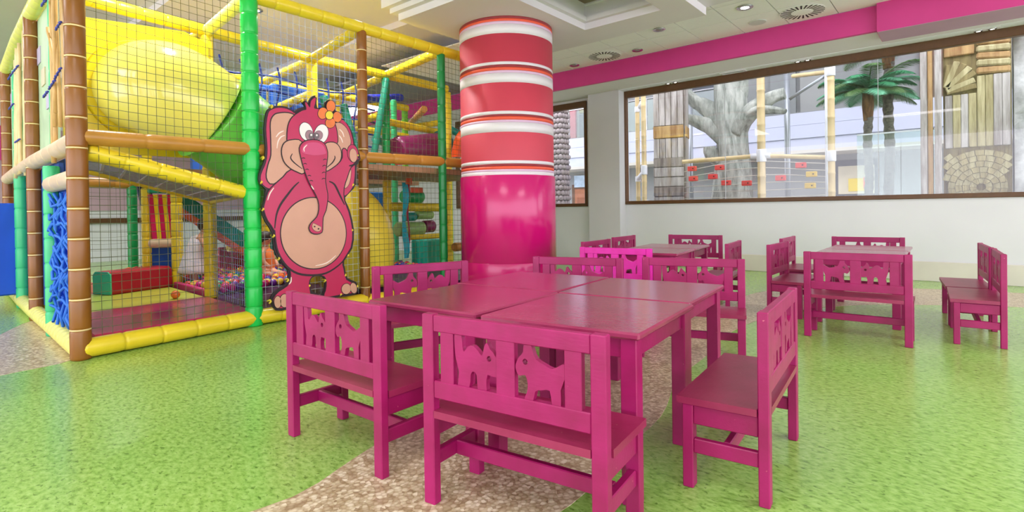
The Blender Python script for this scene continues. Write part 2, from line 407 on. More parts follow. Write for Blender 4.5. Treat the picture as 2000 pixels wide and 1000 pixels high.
# dropped plaster raft round the column, with a recessed coffer
RZ0 = 2.83
hole = [(-3.15, 3.1), (-2.28, 3.1), (-2.28, 5.02), (-3.15, 5.02)]
raft = struct('ceiling_raft', MB().prism([[(-4.40, 3.50), (-2.0, 3.50), (-2.0, 5.46), (-4.40, 5.46)], [(-3.15, 3.6), (-2.28, 3.6), (-2.28, 5.02), (-3.15, 5.02)]], (0, 0, RZ0), (1, 0, 0), (0, 1, 0), .07), CEIL)
def frame_loop(x0, x1, y0, y1, w): return [[(x0-w, y0-w), (x1+w, y0-w), (x1+w, y1+w), (x0-w, y1+w)], [(x0, y0), (x1, y0), (x1, y1), (x0, y1)]]
MB().prism([[(-4.46, 3.44), (-2.0, 3.44), (-2.0, 5.46), (-4.46, 5.46)], [(-3.10, 3.65), (-2.33, 3.65), (-2.33, 4.97), (-3.10, 4.97)]], (0, 0, RZ0 + .07), (1, 0, 0), (0, 1, 0), .05).build('raft_step', mat('raft_white', (226, 224, 228), .8, .02, 2), raft)
MB().prism([[(-4.52, 3.38), (-2.0, 3.38), (-2.0, 5.46), (-4.52, 5.46)], [(-3.15, 3.6), (-2.28, 3.6), (-2.28, 5.02), (-3.15, 5.02)]], (0, 0, RZ0 + .12), (1, 0, 0), (0, 1, 0), .37).build('raft_core', mat('raft_white', (226, 224, 228)), raft)
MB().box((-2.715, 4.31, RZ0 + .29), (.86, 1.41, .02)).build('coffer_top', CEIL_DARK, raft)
struct('ceiling_slab', MB().box((2.0, 3.42, 3.12), (8.0, 4.08, .42)), CEIL)
struct('ceiling_main', MB().prism([[(-14, -8), (6, -8), (6, 1.4), (-2, 1.4), (-2, 3.38), (-4.52, 3.38), (-4.52, 7.2), (-14, 7.2)]], (0, 0, 3.3), (1, 0, 0), (0, 1, 0), .05), CEIL_HI)
for yy in (.2, 2.4, 4.6): struct('trim_ceiling', MB().box((-9.2, yy, 3.26), (9.2, .5, .08)), CEIL)
wl = struct('wall_left', MB().box((-13.05, 0, 1.7), (.1, 16, 3.4)), WALL)
MB().box((-12.985, 0, 1.75), (.03, 16, 1.5)).build('mauve_band', mat('mauve_wall', (190, 160, 172), .7, .05, 2), wl)
MB().box((-12.95, .4, 2.2), (.06, 2.4, .6)).build('pink_panel', PINK, wl)
MB().box((-12.97, 0, .80), (.05, 16, .10)).build('dado_rail', FRAME, wl)

# ------------------------------------------------------------------ the striped column
CX, CY, CR = -3.82, 4.49, .500
col = struct('column', MB().lathe((CX, CY, 0), [(CR, 0), (CR, RZ0 + .005)], 64), mat('column_red', (210, 68, 88), .55, .04, 3, .02, 200))
def band(nm, z0, z1, m, r=CR + .0015): return MB().lathe((CX, CY, 0), [(r, z0), (r, z1)], 64).build(nm, m, col)
WHT = mat('column_white', (232, 228, 232), .5, .02); ORG = mat('column_orange', (238, 92, 64), .5, .03); DRD = mat('column_dark_red', (150, 46, 56), .5, .03); LIL = mat('column_lilac', (226, 190, 220), .5, .03)
BANDS = [(2.829, 2.838, WHT, 'white_stripe'), (2.803, 2.829, DRD, 'dark_red_stripe'), (2.777, 2.803, ORG, 'orange_stripe'), (2.751, 2.777, LIL, 'lilac_stripe'), (2.657, 2.751, WHT, 'white_stripe'),
         (2.347, 2.376, WHT, 'white_stripe'), (2.321, 2.347, DRD, 'dark_red_stripe'), (2.290, 2.321, ORG, 'orange_stripe'), (2.264, 2.290, LIL, 'lilac_stripe'), (2.171, 2.264, WHT, 'white_stripe'),
         (1.855, 1.887, WHT, 'white_stripe'), (1.833, 1.855, DRD, 'dark_red_stripe'), (1.799, 1.833, ORG, 'orange_stripe'), (1.774, 1.799, LIL, 'lilac_stripe'), (1.679, 1.774, WHT, 'white_stripe'),
         (1.363, 1.395, WHT, 'white_stripe'), (1.338, 1.363, DRD, 'dark_red_stripe'), (1.308, 1.338, ORG, 'orange_stripe'), (1.286, 1.308, LIL, 'lilac_stripe'), (1.245, 1.286, WHT, 'white_stripe')]
for z0, z1, m, nm in BANDS: band(nm, z0, z1, m)
MB().lathe((CX, CY, 0), [(CR + .015, .0), (CR + .015, 1.246), (CR + .011, 1.252)], 64).build('magenta_jacket', mat('column_magenta', (206, 16, 112), .2, .03, 3, coat=.1), col)
MB().lathe((CX, CY, 0), [(CR + .018, .0), (CR + .018, .36), (CR + .0155, .365)], 64).build('kick_plate', mat('column_magenta', (206, 16, 112)), col)

# ------------------------------------------------------------------ ceiling fittings
def rot_pts(pts, a): return [(x*math.cos(a) - y*math.sin(a), x*math.sin(a) + y*math.cos(a)) for x, y in pts]
def diffuser(loc, r, label):
    t = thing('swirl_diffuser', loc, label, 'air vent', 'round swirl vents in the tiled ceiling')
    x, y, z = loc
    MB().lathe((x, y, z - .010), [(r*1.0, .004), (r, .008), (r*.9, .009)], 40).build('face_plate', TILE, t)
    MB().lathe((x, y, z - .0085), [(r*.36, 0), (r*.44, .004), (r*.44, .006)], 32).build('hub_plate', TILE, t)
    for k in range(26):
        a = 2*PI*k/26
        sl = rot_pts([(r*.48, -.007), (r*.95, -.012 + .05*r), (r*.95, .009 + .05*r), (r*.48, .007)], a)
        MB().prism([sl], (x, y, z - .0075), (1, 0, 0), (0, 1, 0), .003).build('slot', mat('vent_slot', (34, 36, 40), .6), t)
diffuser((-3.96, 6.82, 3.082), .235, 'round swirl air vent nearer the striped column')
diffuser((-1.41, 6.80, 3.082), .235, 'round swirl air vent farther from the column, near the lit downlight')
CHROME = mat('chrome', (190, 192, 196), .18, .02, metal=1)
def downlight(loc, label, lit=False, r=.075):
    t = thing('downlight', loc, label, 'ceiling light', 'recessed downlights in the tiled ceiling'); x, y, z = loc
    MB().lathe((x, y, z - .014), [(r*.78, .004), (r*.9, 0), (r, .004), (r, .012), (r*.7, .012)], 28).build('trim_ring', CHROME, t)
    MB().lathe((x, y, z - .012), [(r*.3, 0), (r*.74, .004), (r*.74, .010)], 24).build('lamp_face', emit('lamp_on', (255, 252, 244), 9) if lit else mat('lamp_off', (150, 154, 158), .4, .3, 60), t)
downlight((-2.87, 6.26, 3.082), 'unlit chrome downlight alone in the outer row of ceiling tiles')
downlight((-3.47, 6.87, 3.082), 'unlit chrome downlight just right of the nearer swirl vent')
downlight((-4.54, 6.93, 3.082), 'unlit chrome downlight beside the column, left of the nearer swirl vent')
downlight((-1.85, 6.21, 3.082), 'glowing round downlight left of the far swirl vent', True, .085)
for i, (x, y) in enumerate(DOWN[:5]):
    t = thing('downlight', (x, y, 3.299), 'lit downlight in the plaster ceiling above the play frame', 'ceiling light', 'downlights above the play frame')
    MB().lathe((x, y, 3.285), [(.05, .004), (.06, 0), (.07, .004), (.07, .012)], 20).build('trim_ring', CHROME, t)
    MB().lathe((x, y, 3.287), [(.02, 0), (.05, .004), (.05, .010)], 20).build('lamp_face', emit('lamp_on', (255, 252, 244), 9), t)
t = thing('ceiling_speaker', (-1.89, 6.81, 3.082), 'flat round white speaker grille left of the far swirl vent', 'speaker')
MB().lathe((-1.89, 6.81, 3.072), [(.095, 0), (.10, .006), (.10, .010)], 28).build('grille', mat('speaker_grille', (214, 216, 218), .7, .05, 90), t)
for i, (x, lb) in enumerate(((-3.43, 'twin spotlight over the left end of the large window'), (-1.64, 'twin spotlight over the middle of the large window'), (.16, 'twin spotlight under the mauve bulkhead box at right'))):
    t = thing('twin_spotlight', (x, 7.90, ZSOF - .007), lb, 'ceiling light', 'twin spotlights above the window')
    MB().box((x, 7.9, ZSOF - .010), (.24, .10, .006), bev=.002).build('bezel', WHT, t)
    for s in (-1, 1):
        rr = MB().lathe((x + s*.058, 7.9, ZSOF - .020), [(.022, .002), (.036, 0), (.040, .006), (.040, .010)], 20).build('lamp', CHROME, t)
        MB().lathe((x + s*.058, 7.9, ZSOF - .019), [(.01, 0), (.020, .001), (.020, .004)], 16).build('lens', emit('spot_lens', (255, 250, 240), 2.5), rr)
t = thing('slot_vent', (-2.52, 7.9, ZSOF - .007), 'white rectangular slot vent above the large window', 'air vent')
MB().prism([[(-.17, -.06), (.17, -.06), (.17, .06), (-.17, .06)], [(-.14, -.035), (.14, -.035), (.14, .035), (-.14, .035)]], (-2.52, 7.9, ZSOF - .015), (1, 0, 0), (0, 1, 0), .008).build('vent_frame', WHT, t)
MB().box((-2.52, 7.9, ZSOF - .009), (.28, .07, .002)).build('vent_grille', mat('vent_grey', (176, 180, 184), .6, .1, 40), t)

# ------------------------------------------------------------------ benches
BL, BH = .61, .585
CAT = [(.02, .90), (.05, 1.0), (.19, 1.0), (.22, .76), (.26, .68), (.36, .79), (.48, .81), (.60, .72), (.68, .66), (.74, .85), (.80, .90), (.86, .80), (1.0, .66), (1.0, .32), (.80, .33), (.77, .12), (.77, 0), (.58, 0), (.55, .28), (.48, .34), (.41, .28), (.36, 0), (.10, 0), (.13, .28), (.05, .55)]
DOG = [(.02, .60), (.03, .50), (.10, .42), (.22, .45), (.27, .30), (.25, .16), (.19, .0), (.36, 0), (.42, .20), (.55, .24), (.71, .26), (.76, 0), (.92, 0), (.92, .30), (1.0, .50), (1.0, .74), (.90, .70), (.76, .63), (.60, .68), (.44, .75), (.38, .88), (.33, 1.0), (.20, 1.0), (.18, .84), (.08, .73)]
def disc(cx, cy, r, n=8): return [(cx + r*math.cos(2*PI*k/n), cy + r*math.sin(2*PI*k/n)) for k in range(n)]
def make_bench(flip, m_frame, m_seat):
    root = bpy.data.objects.new('animal_bench', None); C.objects.link(root)
    hp = .0215; xw = BL/2
    def part(nm, mb, m=m_frame): return mb.build(nm, m, root, True)
    for s in (-1, 1):
        part('rear_post', MB().box((s*(xw - hp), .016, BH/2), (.043, .032, BH), bev=.003))
        part('front_leg', MB().box((s*(xw - hp), .242, .135), (.043, .034, .27), bev=.003))
        part('side_apron', MB().box((s*(xw - hp), .129, .236), (.026, .194, .062), bev=.003))
        part('side_stretcher', MB().box((s*(xw - hp), .129, .135), (.024, .194, .046), bev=.003))
    part('middle_stretcher', MB().box((0, .129, .135), (BL - .066, .022, .046), bev=.003))
    sm = MB().prism([[(-xw + .044, .0), (xw - .044, .0), (xw - .044, .034), (xw + .004, .034), (xw + .004, .275), (-xw - .004, .275), (-xw - .004, .034), (-xw + .044, .034)]], (0, 0, .270), (1, 0, 0), (0, 1, 0), .022)
    part('seat', sm, m_seat)
    part('top_rail', MB().box((0, .016, .558), (BL - .086, .026, .050), bev=.003))
    part('bottom_rail', MB().box((0, .016, .357), (BL - .086, .026, .054), bev=.003))
    z0, z1 = .382, .535; zh = z1 - z0
    for s in (-1, 1): part('slat', MB().box((s*.211, .016, (z0+z1)/2), (.050, .022, zh + .004), bev=.002))
    part('centre_slat', MB().box((0, .016, (z0+z1)/2), (.062, .022, zh + .004), bev=.002))
    ow = .155
    for nm, shp, left, eye in (('cat_cutout', CAT, not flip, (.84, .62)), ('dog_cutout', DOG, flip, (.22, .68))):
        xa = -.186 if left else .031
        f = flip
        pts = smooth_loop(shp, 2); ey = disc(eye[0], eye[1], .055)
        fx = (lambda a: 1 - a) if f else (lambda a: a)
        lp = [(xa + fx(a)*ow, z0 - .004 + b*(zh + .006)) for a, b in pts]; le = [(xa + fx(a)*ow, z0 + b*zh) for a, b in ey]
        part(nm, MB().prism([lp, le], (0, .024, 0), (1, 0, 0), (0, 0, 1), .016))
    return root
protos = {}
def bench(p0, p1, label, group, flip=False, mats=None, L=None):
    key = (flip, mats)
    m = (MAG, MAG_SEAT) if not mats else (MAG_HOT, MAG_SEAT)
    if key not in protos:
        o = make_bench(flip, *m); protos[key] = o
    else: o = copy_tree(protos[key])
    dx, dy = p1[0]-p0[0], p1[1]-p0[1]
    o.location = ((p0[0]+p1[0])/2, (p0[1]+p1[1])/2, 0); o.rotation_euler = (0, 0, math.atan2(dy, dx))
    tag(o, label, 'bench', group); return o
G1, G2, G3 = 'benches round the nearest tables', 'benches round the far middle tables', 'benches round the far right tables'
bench((-2.11, 1.09), (-1.515, 1.10), 'magenta bench with its back to the viewer, left of the foremost bench', G1)
bench((-1.285, 1.10), (-.695, 1.17), 'foremost magenta bench with cat and dog cut-outs, back to the viewer, largest in view', G1)
bench((-.452, 1.70), (-.508, 2.33), 'magenta bench seen end-on at the right side of the nearest tables', G1)
bench((-2.45, 2.46), (-2.65, 1.88), 'magenta bench between the elephant board and the nearest tables, facing right', G1)
bench((-1.68, 3.10), (-2.264, 2.93), 'magenta bench behind the nearest tables, directly before the striped column', G1, True)
bench((-1.03, 3.42), (-1.62, 3.24), 'magenta bench behind the nearest tables at their far right corner', G1, True)
bench((-2.48, 3.82), (-1.87, 3.90), 'bright fuchsia bench, the most vivid one, at the near end of the far middle tables', G2, False, 'hot')
bench((-2.90, 5.02), (-2.85, 4.42), 'magenta bench left of the far middle tables, the nearer of two in line', G2)
bench((-3.05, 5.87), (-3.0, 5.27), 'magenta bench left of the far middle tables, the farther of two in line', G2)
bench((-2.11, 6.20), (-2.72, 6.14), 'magenta bench at the wall end of the far middle tables', G2, True)
bench((-1.56, 4.72), (-1.64, 5.33), 'magenta bench at the right side of the far middle tables, seen end-on', G2)
bench((-1.27, 5.37), (-1.27, 4.76), 'magenta bench left of the far right tables, the nearer of two in line', G3)
bench((-1.43, 6.34), (-1.41, 5.73), 'magenta bench left of the far right tables, the farther of two in line', G3)
bench((-.455, 6.41), (-1.075, 6.39), 'magenta bench at the wall end of the far right tables', G3)
bench((-.875, 4.18), (-.265, 4.20), 'magenta bench, back to the viewer, at the near end of the far right tables', G3, True)
bench((.185, 4.50), (.155, 5.11), 'rightmost magenta bench, facing left, nearer of the two by the right edge', G3)
bench((.145, 5.16), (.09, 5.77), 'magenta bench by the right edge of the picture, farther of the two in line', G3)

# ------------------------------------------------------------------ tables
def make_table():
    root = bpy.data.objects.new('square_table', None); C.objects.link(root); S = .586; TH = .53
    MB().box((0, 0, TH - .011), (S, S, .022), bev=.006).build('tabletop', MAG_TOP, root, True)
    for sx in (-1, 1):
        for sy in (-1, 1):
            MB().box((sx*(S/2 - .042), sy*(S/2 - .042), (TH - .022)/2), (.052, .052, TH - .022), bev=.003).build('leg', MAG, root, True)
    for s in (-1, 1):
        MB().box((0, s*(S/2 - .040), TH - .054), (S - .134, .022, .064), bev=.002).build('apron', MAG, root, True)
        MB().box((s*(S/2 - .040), 0, TH - .054), (.022, S - .134, .064), bev=.002).build('apron', MAG, root, True)
    return root
tproto = None
def table(x, y, rz, label, group):
    global tproto
    if tproto is None: o = tproto = make_table()
    else: o = copy_tree(tproto)
    o.location = (x, y, 0); o.rotation_euler = (0, 0, math.radians(rz)); tag(o, label, 'table', group)
TG = 'square magenta tables pushed together'
table(-1.065, 1.715, 6.5, 'square magenta table at the near right of the four pushed together, behind the foremost bench', TG)
table(-1.668, 1.672, 4.0, 'square magenta table at the near left of the four pushed together', TG)
table(-1.150, 2.310, 6.5, 'square magenta table at the far right of the four pushed together', TG)
table(-1.750, 2.268, 5.5, 'square magenta table at the far left of the four, nearest the column', TG)
table(-2.12, 4.44, 8, 'square magenta table behind the fuchsia bench, nearer of the far middle pair', TG)
table(-2.205, 5.033, 8, 'square magenta table at the wall end of the far middle pair', TG)
table(-.65, 5.02, 1, 'square magenta table behind the bench of the far right group, nearer of the pair', TG)
table(-.66, 5.62, 1, 'square magenta table at the wall end of the far right pair', TG)

# ------------------------------------------------------------------ play frame
YEL = mat('yellow_foam', (236, 210, 44), .32, .06, 5); YELP = mat('pale_yellow_foam', (236, 232, 120), .35, .06, 5)
TAN = mat('log_foam', (190, 134, 54), .35, .10, 7); LOGP = mat('pale_log_foam', (222, 196, 164), .4, .08, 6)
BRN = mat('brown_foam', (140, 86, 24), .3, .08, 7); CREAM = mat('cream_seam', (236, 208, 150), .5)
GRN = mat('green_foam', (24, 196, 78), .28, .06, 6); DGR = mat('dark_green_foam', (14, 134, 64), .35, .08, 6); LIME = mat('lime_foam', (116, 198, 40), .4, .05, 6)
SEAG = mat('sea_green_foam', (62, 196, 130), .35, .06, 6)
BLU = mat('blue_pad', (22, 84, 176), .5, .1, 4); NAVY = mat('navy_rope', (24, 52, 150), .6); TEAL = mat('teal_pad', (16, 142, 132), .45, .08, 5)
MAROON = mat('maroon_mat', (196, 56, 102), .16, .05, 3); LIMEM = mat('olive_lime_mat', (196, 210, 84), .2, .05, 3); RUST = mat('rust_mat', (214, 104, 62), .3, .06, 3)
REDP = mat('red_pad', (168, 22, 42), .35, .06, 4); PURP = mat('purple_tube', (128, 30, 86), .35, .08, 5); ORGP = mat('orange_plastic', (238, 90, 34), .35, .05)
NETD = mat('dark_net', (88, 92, 62), .7); NETB = mat('blue_net', (150, 172, 214), .7); NETL = mat('pale_net', (196, 204, 212), .7)
PF = thing('play_frame', (-5.6, 2.6, 0), 'two-storey soft play frame of padded posts and netting beside the elephant board', 'play structure')
def foam(name, p0, p1, r, m, seams=False, seg=.2, parent=None, n=12):
    p0, p1 = Vector(p0), Vector(p1); L = (p1-p0).length; k = max(1, round(L/seg)); path = []; rad = []
    for i in range(k):
        for f, q in ((.0, .87), (.03, .965), (.09, 1.0), (.91, 1.0), (.97, .965)):
            path.append(p0.lerp(p1, (i+f)/k)); rad.append(r*q)
    path.append(p1); rad.append(r*.87)
    o = MB().tube(path, rad, n).build(name, m, parent or PF)
    if seams:
        d = (p1-p0).normalized()
        for i in range(1, k):
            c = p0.lerp(p1, i/k); MB().tube([c - d*.005, c + d*.005], r*.985, n).build('seam', CREAM, o)
    return o
F = [(-4.27, .86), (-4.40, 2.0), (-4.40, 3.055), (-4.40, 4.07), (-4.40, 5.12)]
B = [(-5.42, 1.02), (-5.55, 2.12), (-5.68, 3.28), (-5.69, 4.30), (-5.72, 5.4)]
Q = [(-5.30, .91), (-6.22, .95), (-7.21, 1.0), (-8.75, 1.10)]
TOP = 2.65
def P(q, z): return (q[0], q[1], z)
foam('post', P(F[0], 0), P(F[0], TOP), .057, BRN, True, .19)
foam('post', P(F[1], 0), P(F[1], TOP), .066, GRN, False, .16)
foam('post', P(F[2], 0), P(F[2], TOP - .03), .047, BRN, True, .19)
foam('post', P(F[3], 0), P(F[3], TOP - .04), .046, DGR, False, .19)
foam('post', P(F[4], 0), P(F[4], TOP), .046, BRN, True, .19)
for q, m, s in zip(Q, (SEAG, BRN, SEAG, BRN), (0, 1, 0, 1)): foam('post', P(q, 0), P(q, TOP - (.0 if s else .3) if q != Q[0] else 1.28), .052, m, bool(s), .19)
foam('post', (Q[0][0] - .03, Q[0][1] + .03, 1.36), (Q[0][0] - .03, Q[0][1] + .03, TOP), .03, SEAG, False, .3)
for i, m in ((1, YEL), (2, YEL), (4, YEL)): foam('post', P(B[i], .1), P(B[i], TOP - .05), .058, m, False, .2)
foam('post', P(B[3], 1.42), P(B[3], TOP - .05), .052, DGR); foam('post', P(B[3], .1), P(B[3], 1.30), .055, YEL)
foam('post', (-6.65, 2.20, .1), (-6.65, 2.20, 1.22), .058, YEL); foam('post', (-7.06, 2.03, .1), (-7.06, 2.03, 1.2), .05, YEL); foam('post', (-9.9, 2.66, 0), (-9.9, 2.66, 1.42), .07, DGR)
foam('post', (-7.0, 3.35, .1), (-7.0, 3.35, 2.6), .05, YEL); foam('post', (-6.9, 2.0, 1.3), (-6.9, 2.0, 2.6), .05, YEL)
foam('post', (-7.5, 6.07, 1.3), (-7.5, 6.07, 2.75), .055, LIME); foam('post', (-6.2, 5.88, 0), (-6.2, 5.88, 2.6), .05, LIME); foam('post', (-6.3, 4.9, 0), (-6.3, 4.9, 2.5), .045, SEAG)
foam('post', (-7.05, 4.5, .1), (-7.05, 4.5, 2.6), .05, YEL)
# top rails
for a, b in zip(F[:-1], F[1:]): foam('top_rail', P(a, TOP), P(b, TOP), .055, YEL)
for a, b in zip(B[:-1], B[1:]): foam('top_rail', P(a, TOP), P(b, TOP), .055, YEL)
for i in (1, 2, 3): foam('cross_rail', P(F[i], TOP - .005), P(B[i], TOP - .005), .052, YEL if i > 1 else YELP)
ql = [F[0]] + Q
for a, b in zip(ql[:-1], ql[1:]): foam('top_rail', P(a, TOP), P(b, TOP), .058, YELP)
CR_ = [(-6.9, 2.0), (-7.0, 3.35), (-7.05, 4.5), (-7.1, 5.8)]
for a, b in zip(CR_[:-1], CR_[1:]):
    foam('top_rail', P(a, TOP - .04), P(b, TOP - .04), .055, YEL); foam('mid_rail', P(a, 2.18), P(b, 2.14), .05, YEL); foam('mid_rail', P(a, 1.72), P(b, 1.75), .05, YEL)
for i in (1, 2, 3): foam('cross_rail', P(B[i], TOP - .02), P(CR_[i-1], TOP - .04), .05, YEL)
foam('cross_rail', P(B[2], 2.25), P(CR_[1], 2.2), .05, YEL); foam('cross_rail', P(B[3], 2.16), P(CR_[2], 2.14), .05, YEL)
foam('cross_rail', (-5.7, 4.95, 2.30), (-7.4, 6.1, 2.42), .05, TAN); foam('cross_rail', (-6.2, 5.88, 2.3), (-7.5, 6.07, 2.35), .05, YEL); foam('mid_rail', (-6.0, 4.5, 2.12), (-6.2, 5.88, 2.10), .05, YEL)
# middle rails (log coloured), front and back
for i in range(4): foam('mid_rail', P(F[i], 1.40 + .012*i), P(F[i+1], 1.405 + .012*(i+1)), .052, TAN, seg=.35)
for i in (1, 2, 3): foam('mid_rail', P(B[i], 1.36), P(B[i+1], 1.36), .055, TAN, seg=.35)
for i, (za, zb) in enumerate(((1.37, 1.37), (1.37, 1.37), (1.37, 1.36), (1.36, 1.35))): foam('mid_rail', P(ql[i], za), P(ql[i+1], zb), .062, LOGP, seg=.3)
foam('mid_rail', P(F[0], 1.14), P(Q[0], 1.14), .06, LOGP, seg=.3)
foam('mid_rail', (-9.9, 2.05, 1.40), (-9.9, 3.2, 1.38), .075, TAN, seg=.4)
# foot rails
for i in (0, 1): foam('foot_rail', P(F[i], .065), P(F[i+1], .065), .062, YEL, seg=.22)
foam('foot_rail', P(F[2], .065), P(F[3], .065), .05, YEL, seg=.22)
for a, b in zip(ql[:-1], ql[1:]): foam('foot_rail', P(a, .065), P(b, .065), .06, YELP, seg=.11)
# ramp between the first two bays
MB().add([(-4.33, .93, 1.30), (-4.42, 1.95, 1.05), (-5.3, 2.02, 1.02), (-5.3, 1.13, 1.26), (-4.33, .93, 1.315), (-4.42, 1.95, 1.065), (-5.3, 2.02, 1.035), (-5.3, 1.13, 1.275)],
         [(0, 1, 2, 3), (7, 6, 5, 4), (0, 4, 5, 1), (1, 5, 6, 2), (2, 6, 7, 3), (3, 7, 4, 0)]).build('ramp_deck', mat('grey_webbing', (150, 156, 168), .6, .3, 40), PF)
foam('ramp_rail', (-4.33, .92, 1.315), (-4.43, 1.95, 1.07), .055, YEL); foam('ramp_rail', (-5.3, 1.13, 1.285), (-5.42, 2.08, 1.05), .055, YEL)
foam('cross_rail', (-5.5, 2.10, 1.05), (-4.46, 2.0, 1.09), .055, YELP)
for i in range(7):
    f = (i+.5)/7; MB().bar((-4.36 - .09*f, .95 + 1.0*f, 1.295 - .245*f), (-5.28, 1.15 + .87*f, 1.255 - .235*f), .02, .01).build('ramp_batten', mat('batten', (206, 212, 222), .5), PF)
# mats
def slab(nm, lp, z0, t, m, par=None): return MB().prism([lp], (0, 0, z0), (1, 0, 0), (0, 1, 0), t).build(nm, m, par or PF)
slab('floor_mat', [(-4.36, .95), (-4.46, 2.0), (-5.52, 2.06), (-5.40, 1.03)], .0, .125, MAROON)
slab('floor_mat', [(-5.41, 1.03), (-5.53, 2.06), (-6.72, 2.12), (-6.72, 1.03)], .0, .118, LIMEM)
slab('floor_mat', [(-6.73, 1.05), (-6.73, 2.12), (-7.9, 2.2), (-7.9, 1.08)], .0, .118, RUST)
slab('pit_floor', [(-4.5, 2.08), (-4.5, 5.3), (-9.5, 5.3), (-9.5, 2.22), (-6.72, 2.14), (-5.5, 2.08)], .0, .10, mat('pit_floor_mat', (92, 46, 96), .4, .1, 3))
MB().bar((-5.56, 2.12, .135), (-7.9, 2.24, .135), .05, .07, .008).build('pit_edge', mat('pink_pad', (204, 40, 120), .4), PF)
slab('upper_deck', [(-6.85, 2.0), (-6.95, 5.9), (-8.3, 5.9), (-8.3, 2.0)], 1.33, .09, mat('deck_tan', (176, 134, 100), .5, .1, 4))
slab('upper_deck', [(-4.46, 3.1), (-4.46, 5.05), (-5.66, 5.3), (-5.66, 3.25)], 1.31, .06, mat('deck_tan', (176, 134, 100)))
# left end: blue pads, painted panels
for i, (a, b) in enumerate(((Q[0], Q[1]), (Q[1], Q[2]))):
    MB().bar((a[0], a[1] + .06, .72), (b[0], b[1] + .06, .72), .03, 1.18).build('mesh_panel', mat('blue_mesh', (44, 84, 168), .6, .2, 60), PF)
MB().bar((F[0][0] - .2, F[0][1] + .06, .62), (Q[0][0], Q[0][1] + .05, .62), .03, .96).build('pad_panel', mat('deep_blue_pad', (18, 62, 190), .5, .1, 4), PF)
for i, (a, b) in enumerate(((Q[0], Q[1]), (Q[1], Q[2]), (Q[2], Q[3]))):
    pm = MB().bar((a[0], a[1] + .05, 2.02), (b[0], b[1] + .05, 2.02), .02, 1.16).build('painted_panel', mat('sage_panel', (182, 206, 170), .5, .12, 5), PF)
    for j in range(4):
        f = (j + .5)/4; c = Vector(P(a, 1.62 + .22*j)).lerp(Vector(P(b, 1.62 + .22*j)), f)
        MB().box((c.x, c.y + .037, c.z), (.18, .010, .14), math.atan2(b[1]-a[1], b[0]-a[0])).build('painted_patch', mat('lilac_patch', (190, 178, 206), .5, .1) if j % 2 else mat('sand_patch', (214, 200, 168), .5, .1), pm)
MB().bar((-5.3, 1.0, 1.25), (-8.7, 1.16, 1.25), .02, .18).build('pad_panel', BLU, PF)
# inside: blue pads and screens of the farther bays
for c, d in (((-8.35, 3.4, 1.8), (.06, .9, .8)), ((-8.35, 4.9, 1.9), (.06, 1.6, .5)), ((-6.62, 2.85, 2.32), (.08, .70, .26)), ((-6.62, 3.62, 2.36), (.08, .74, .30)), ((-6.6, 3.2, 1.90), (.10, 1.5, .18)), ((-6.66, 3.2, 2.46), (.06, 1.4, .07)), ((-7.2, 3.95, 1.95), (.10, 0.95, .36)), ((-7.6, 3.3, 2.42), (.06, 2.4, .10))):
    MB().box(c, d, bev=.02).build('pad_panel', BLU, PF)
MB().box((-6.5, 4.74, .93), (.05, .32, .50), bev=.01).build('pad_panel', mat('blue_pad2', (24, 96, 168), .5, .1, 4), PF)
MB().box((-7.6, 4.6, .75), (.05, 2.4, .9), bev=.01).build('pad_panel', TEAL, PF)
foam('pad_beam', (-6.35, 4.35, 2.44), (-6.7, 5.35, 2.66), .06, mat('royal_blue_foam', (28, 44, 180), .4, .1), seg=.12)
foam('strap_post', (-5.6, 4.25, 2.58), (-5.62, 4.02, 1.42), .042, mat('teal_foam', (18, 132, 104), .4, .08), seg=.4); foam('strap_post', (-5.9, 3.55, 2.3), (-5.85, 3.75, 1.42), .05, mat('teal_foam', (18, 132, 104)), seg=.4); foam('strap_post', (-6.1, 3.95, 2.28), (-5.95, 4.1, 1.42), .05, mat('teal_foam', (18, 132, 104)), seg=.4)
# rollers and rails of the last bay
foam('cross_rail', (-5.66, 4.30, .965), (-5.6, 5.14, .95), .058, YEL, seg=.25); foam('cross_rail', (-5.6, 4.58, .56), (-5.6, 5.14, .56), .035, YEL, seg=.25)
for (a, b, z, r, m) in ((4.60, 4.92, 1.10, .085, mat('green_roller', (30, 168, 96), .35, .06)), (4.50, 4.93, .665, .095, mat('clear_green_roller', (150, 190, 112), .2, .08)), (4.95, 5.12, .69, .085, PURP), (4.62, 4.80, .83, .06, TEAL), (4.82, 5.1, .85, .06, mat('clear_green_roller', (150, 190, 112)))):
    o = MB().tube([(-5.75, a, z), (-5.75, a + .012, z), (-5.75, b - .012, z), (-5.75, b, z)], [r*.9, r, r, r*.9], 18).build('roller', m, PF)
MB().box((-6.2, 5.43, .29), (.36, .38, .38), bev=.02).build('step_block', mat('aqua_block', (24, 164, 140), .4, .08), PF)
foam('mid_rail', (-5.2, 5.0, .42), (-5.35, 6.2, .42), .06, TAN)
# purple crawl tube and red hood on the upper level
MB().tube([(-5.9, 4.62, 1.72), (-5.9, 4.68, 1.74), (-5.9, 4.9, 1.77), (-5.92, 5.2, 1.82), (-5.95, 5.46, 1.86), (-5.95, 5.5, 1.86)], [.17, .19, .185, .19, .195, .17], 20).build('crawl_tube', PURP, PF)
MB().tube([(-5.95, 5.48, 1.86), (-5.95, 5.53, 1.87)], [.23, .23], 20).build('tube_flange', mat('teal_flange', (40, 150, 150), .4), PF)
MB().bar((-5.75, 4.5, 1.55), (-5.75, 5.5, 1.62), .05, .07).build('tube_cradle', mat('red_rim', (206, 40, 40), .4), PF)
arc = [(5.66 + .30*math.cos(a), 1.66 + .44*math.sin(a)) for a in [PI*k/12 for k in range(13)]] + [(5.66 - .17, 1.66)] + [(5.66 + .17*math.cos(a), 1.66 + .26*math.sin(a)) for a in [PI - PI*k/10 for k in range(1, 11)]]
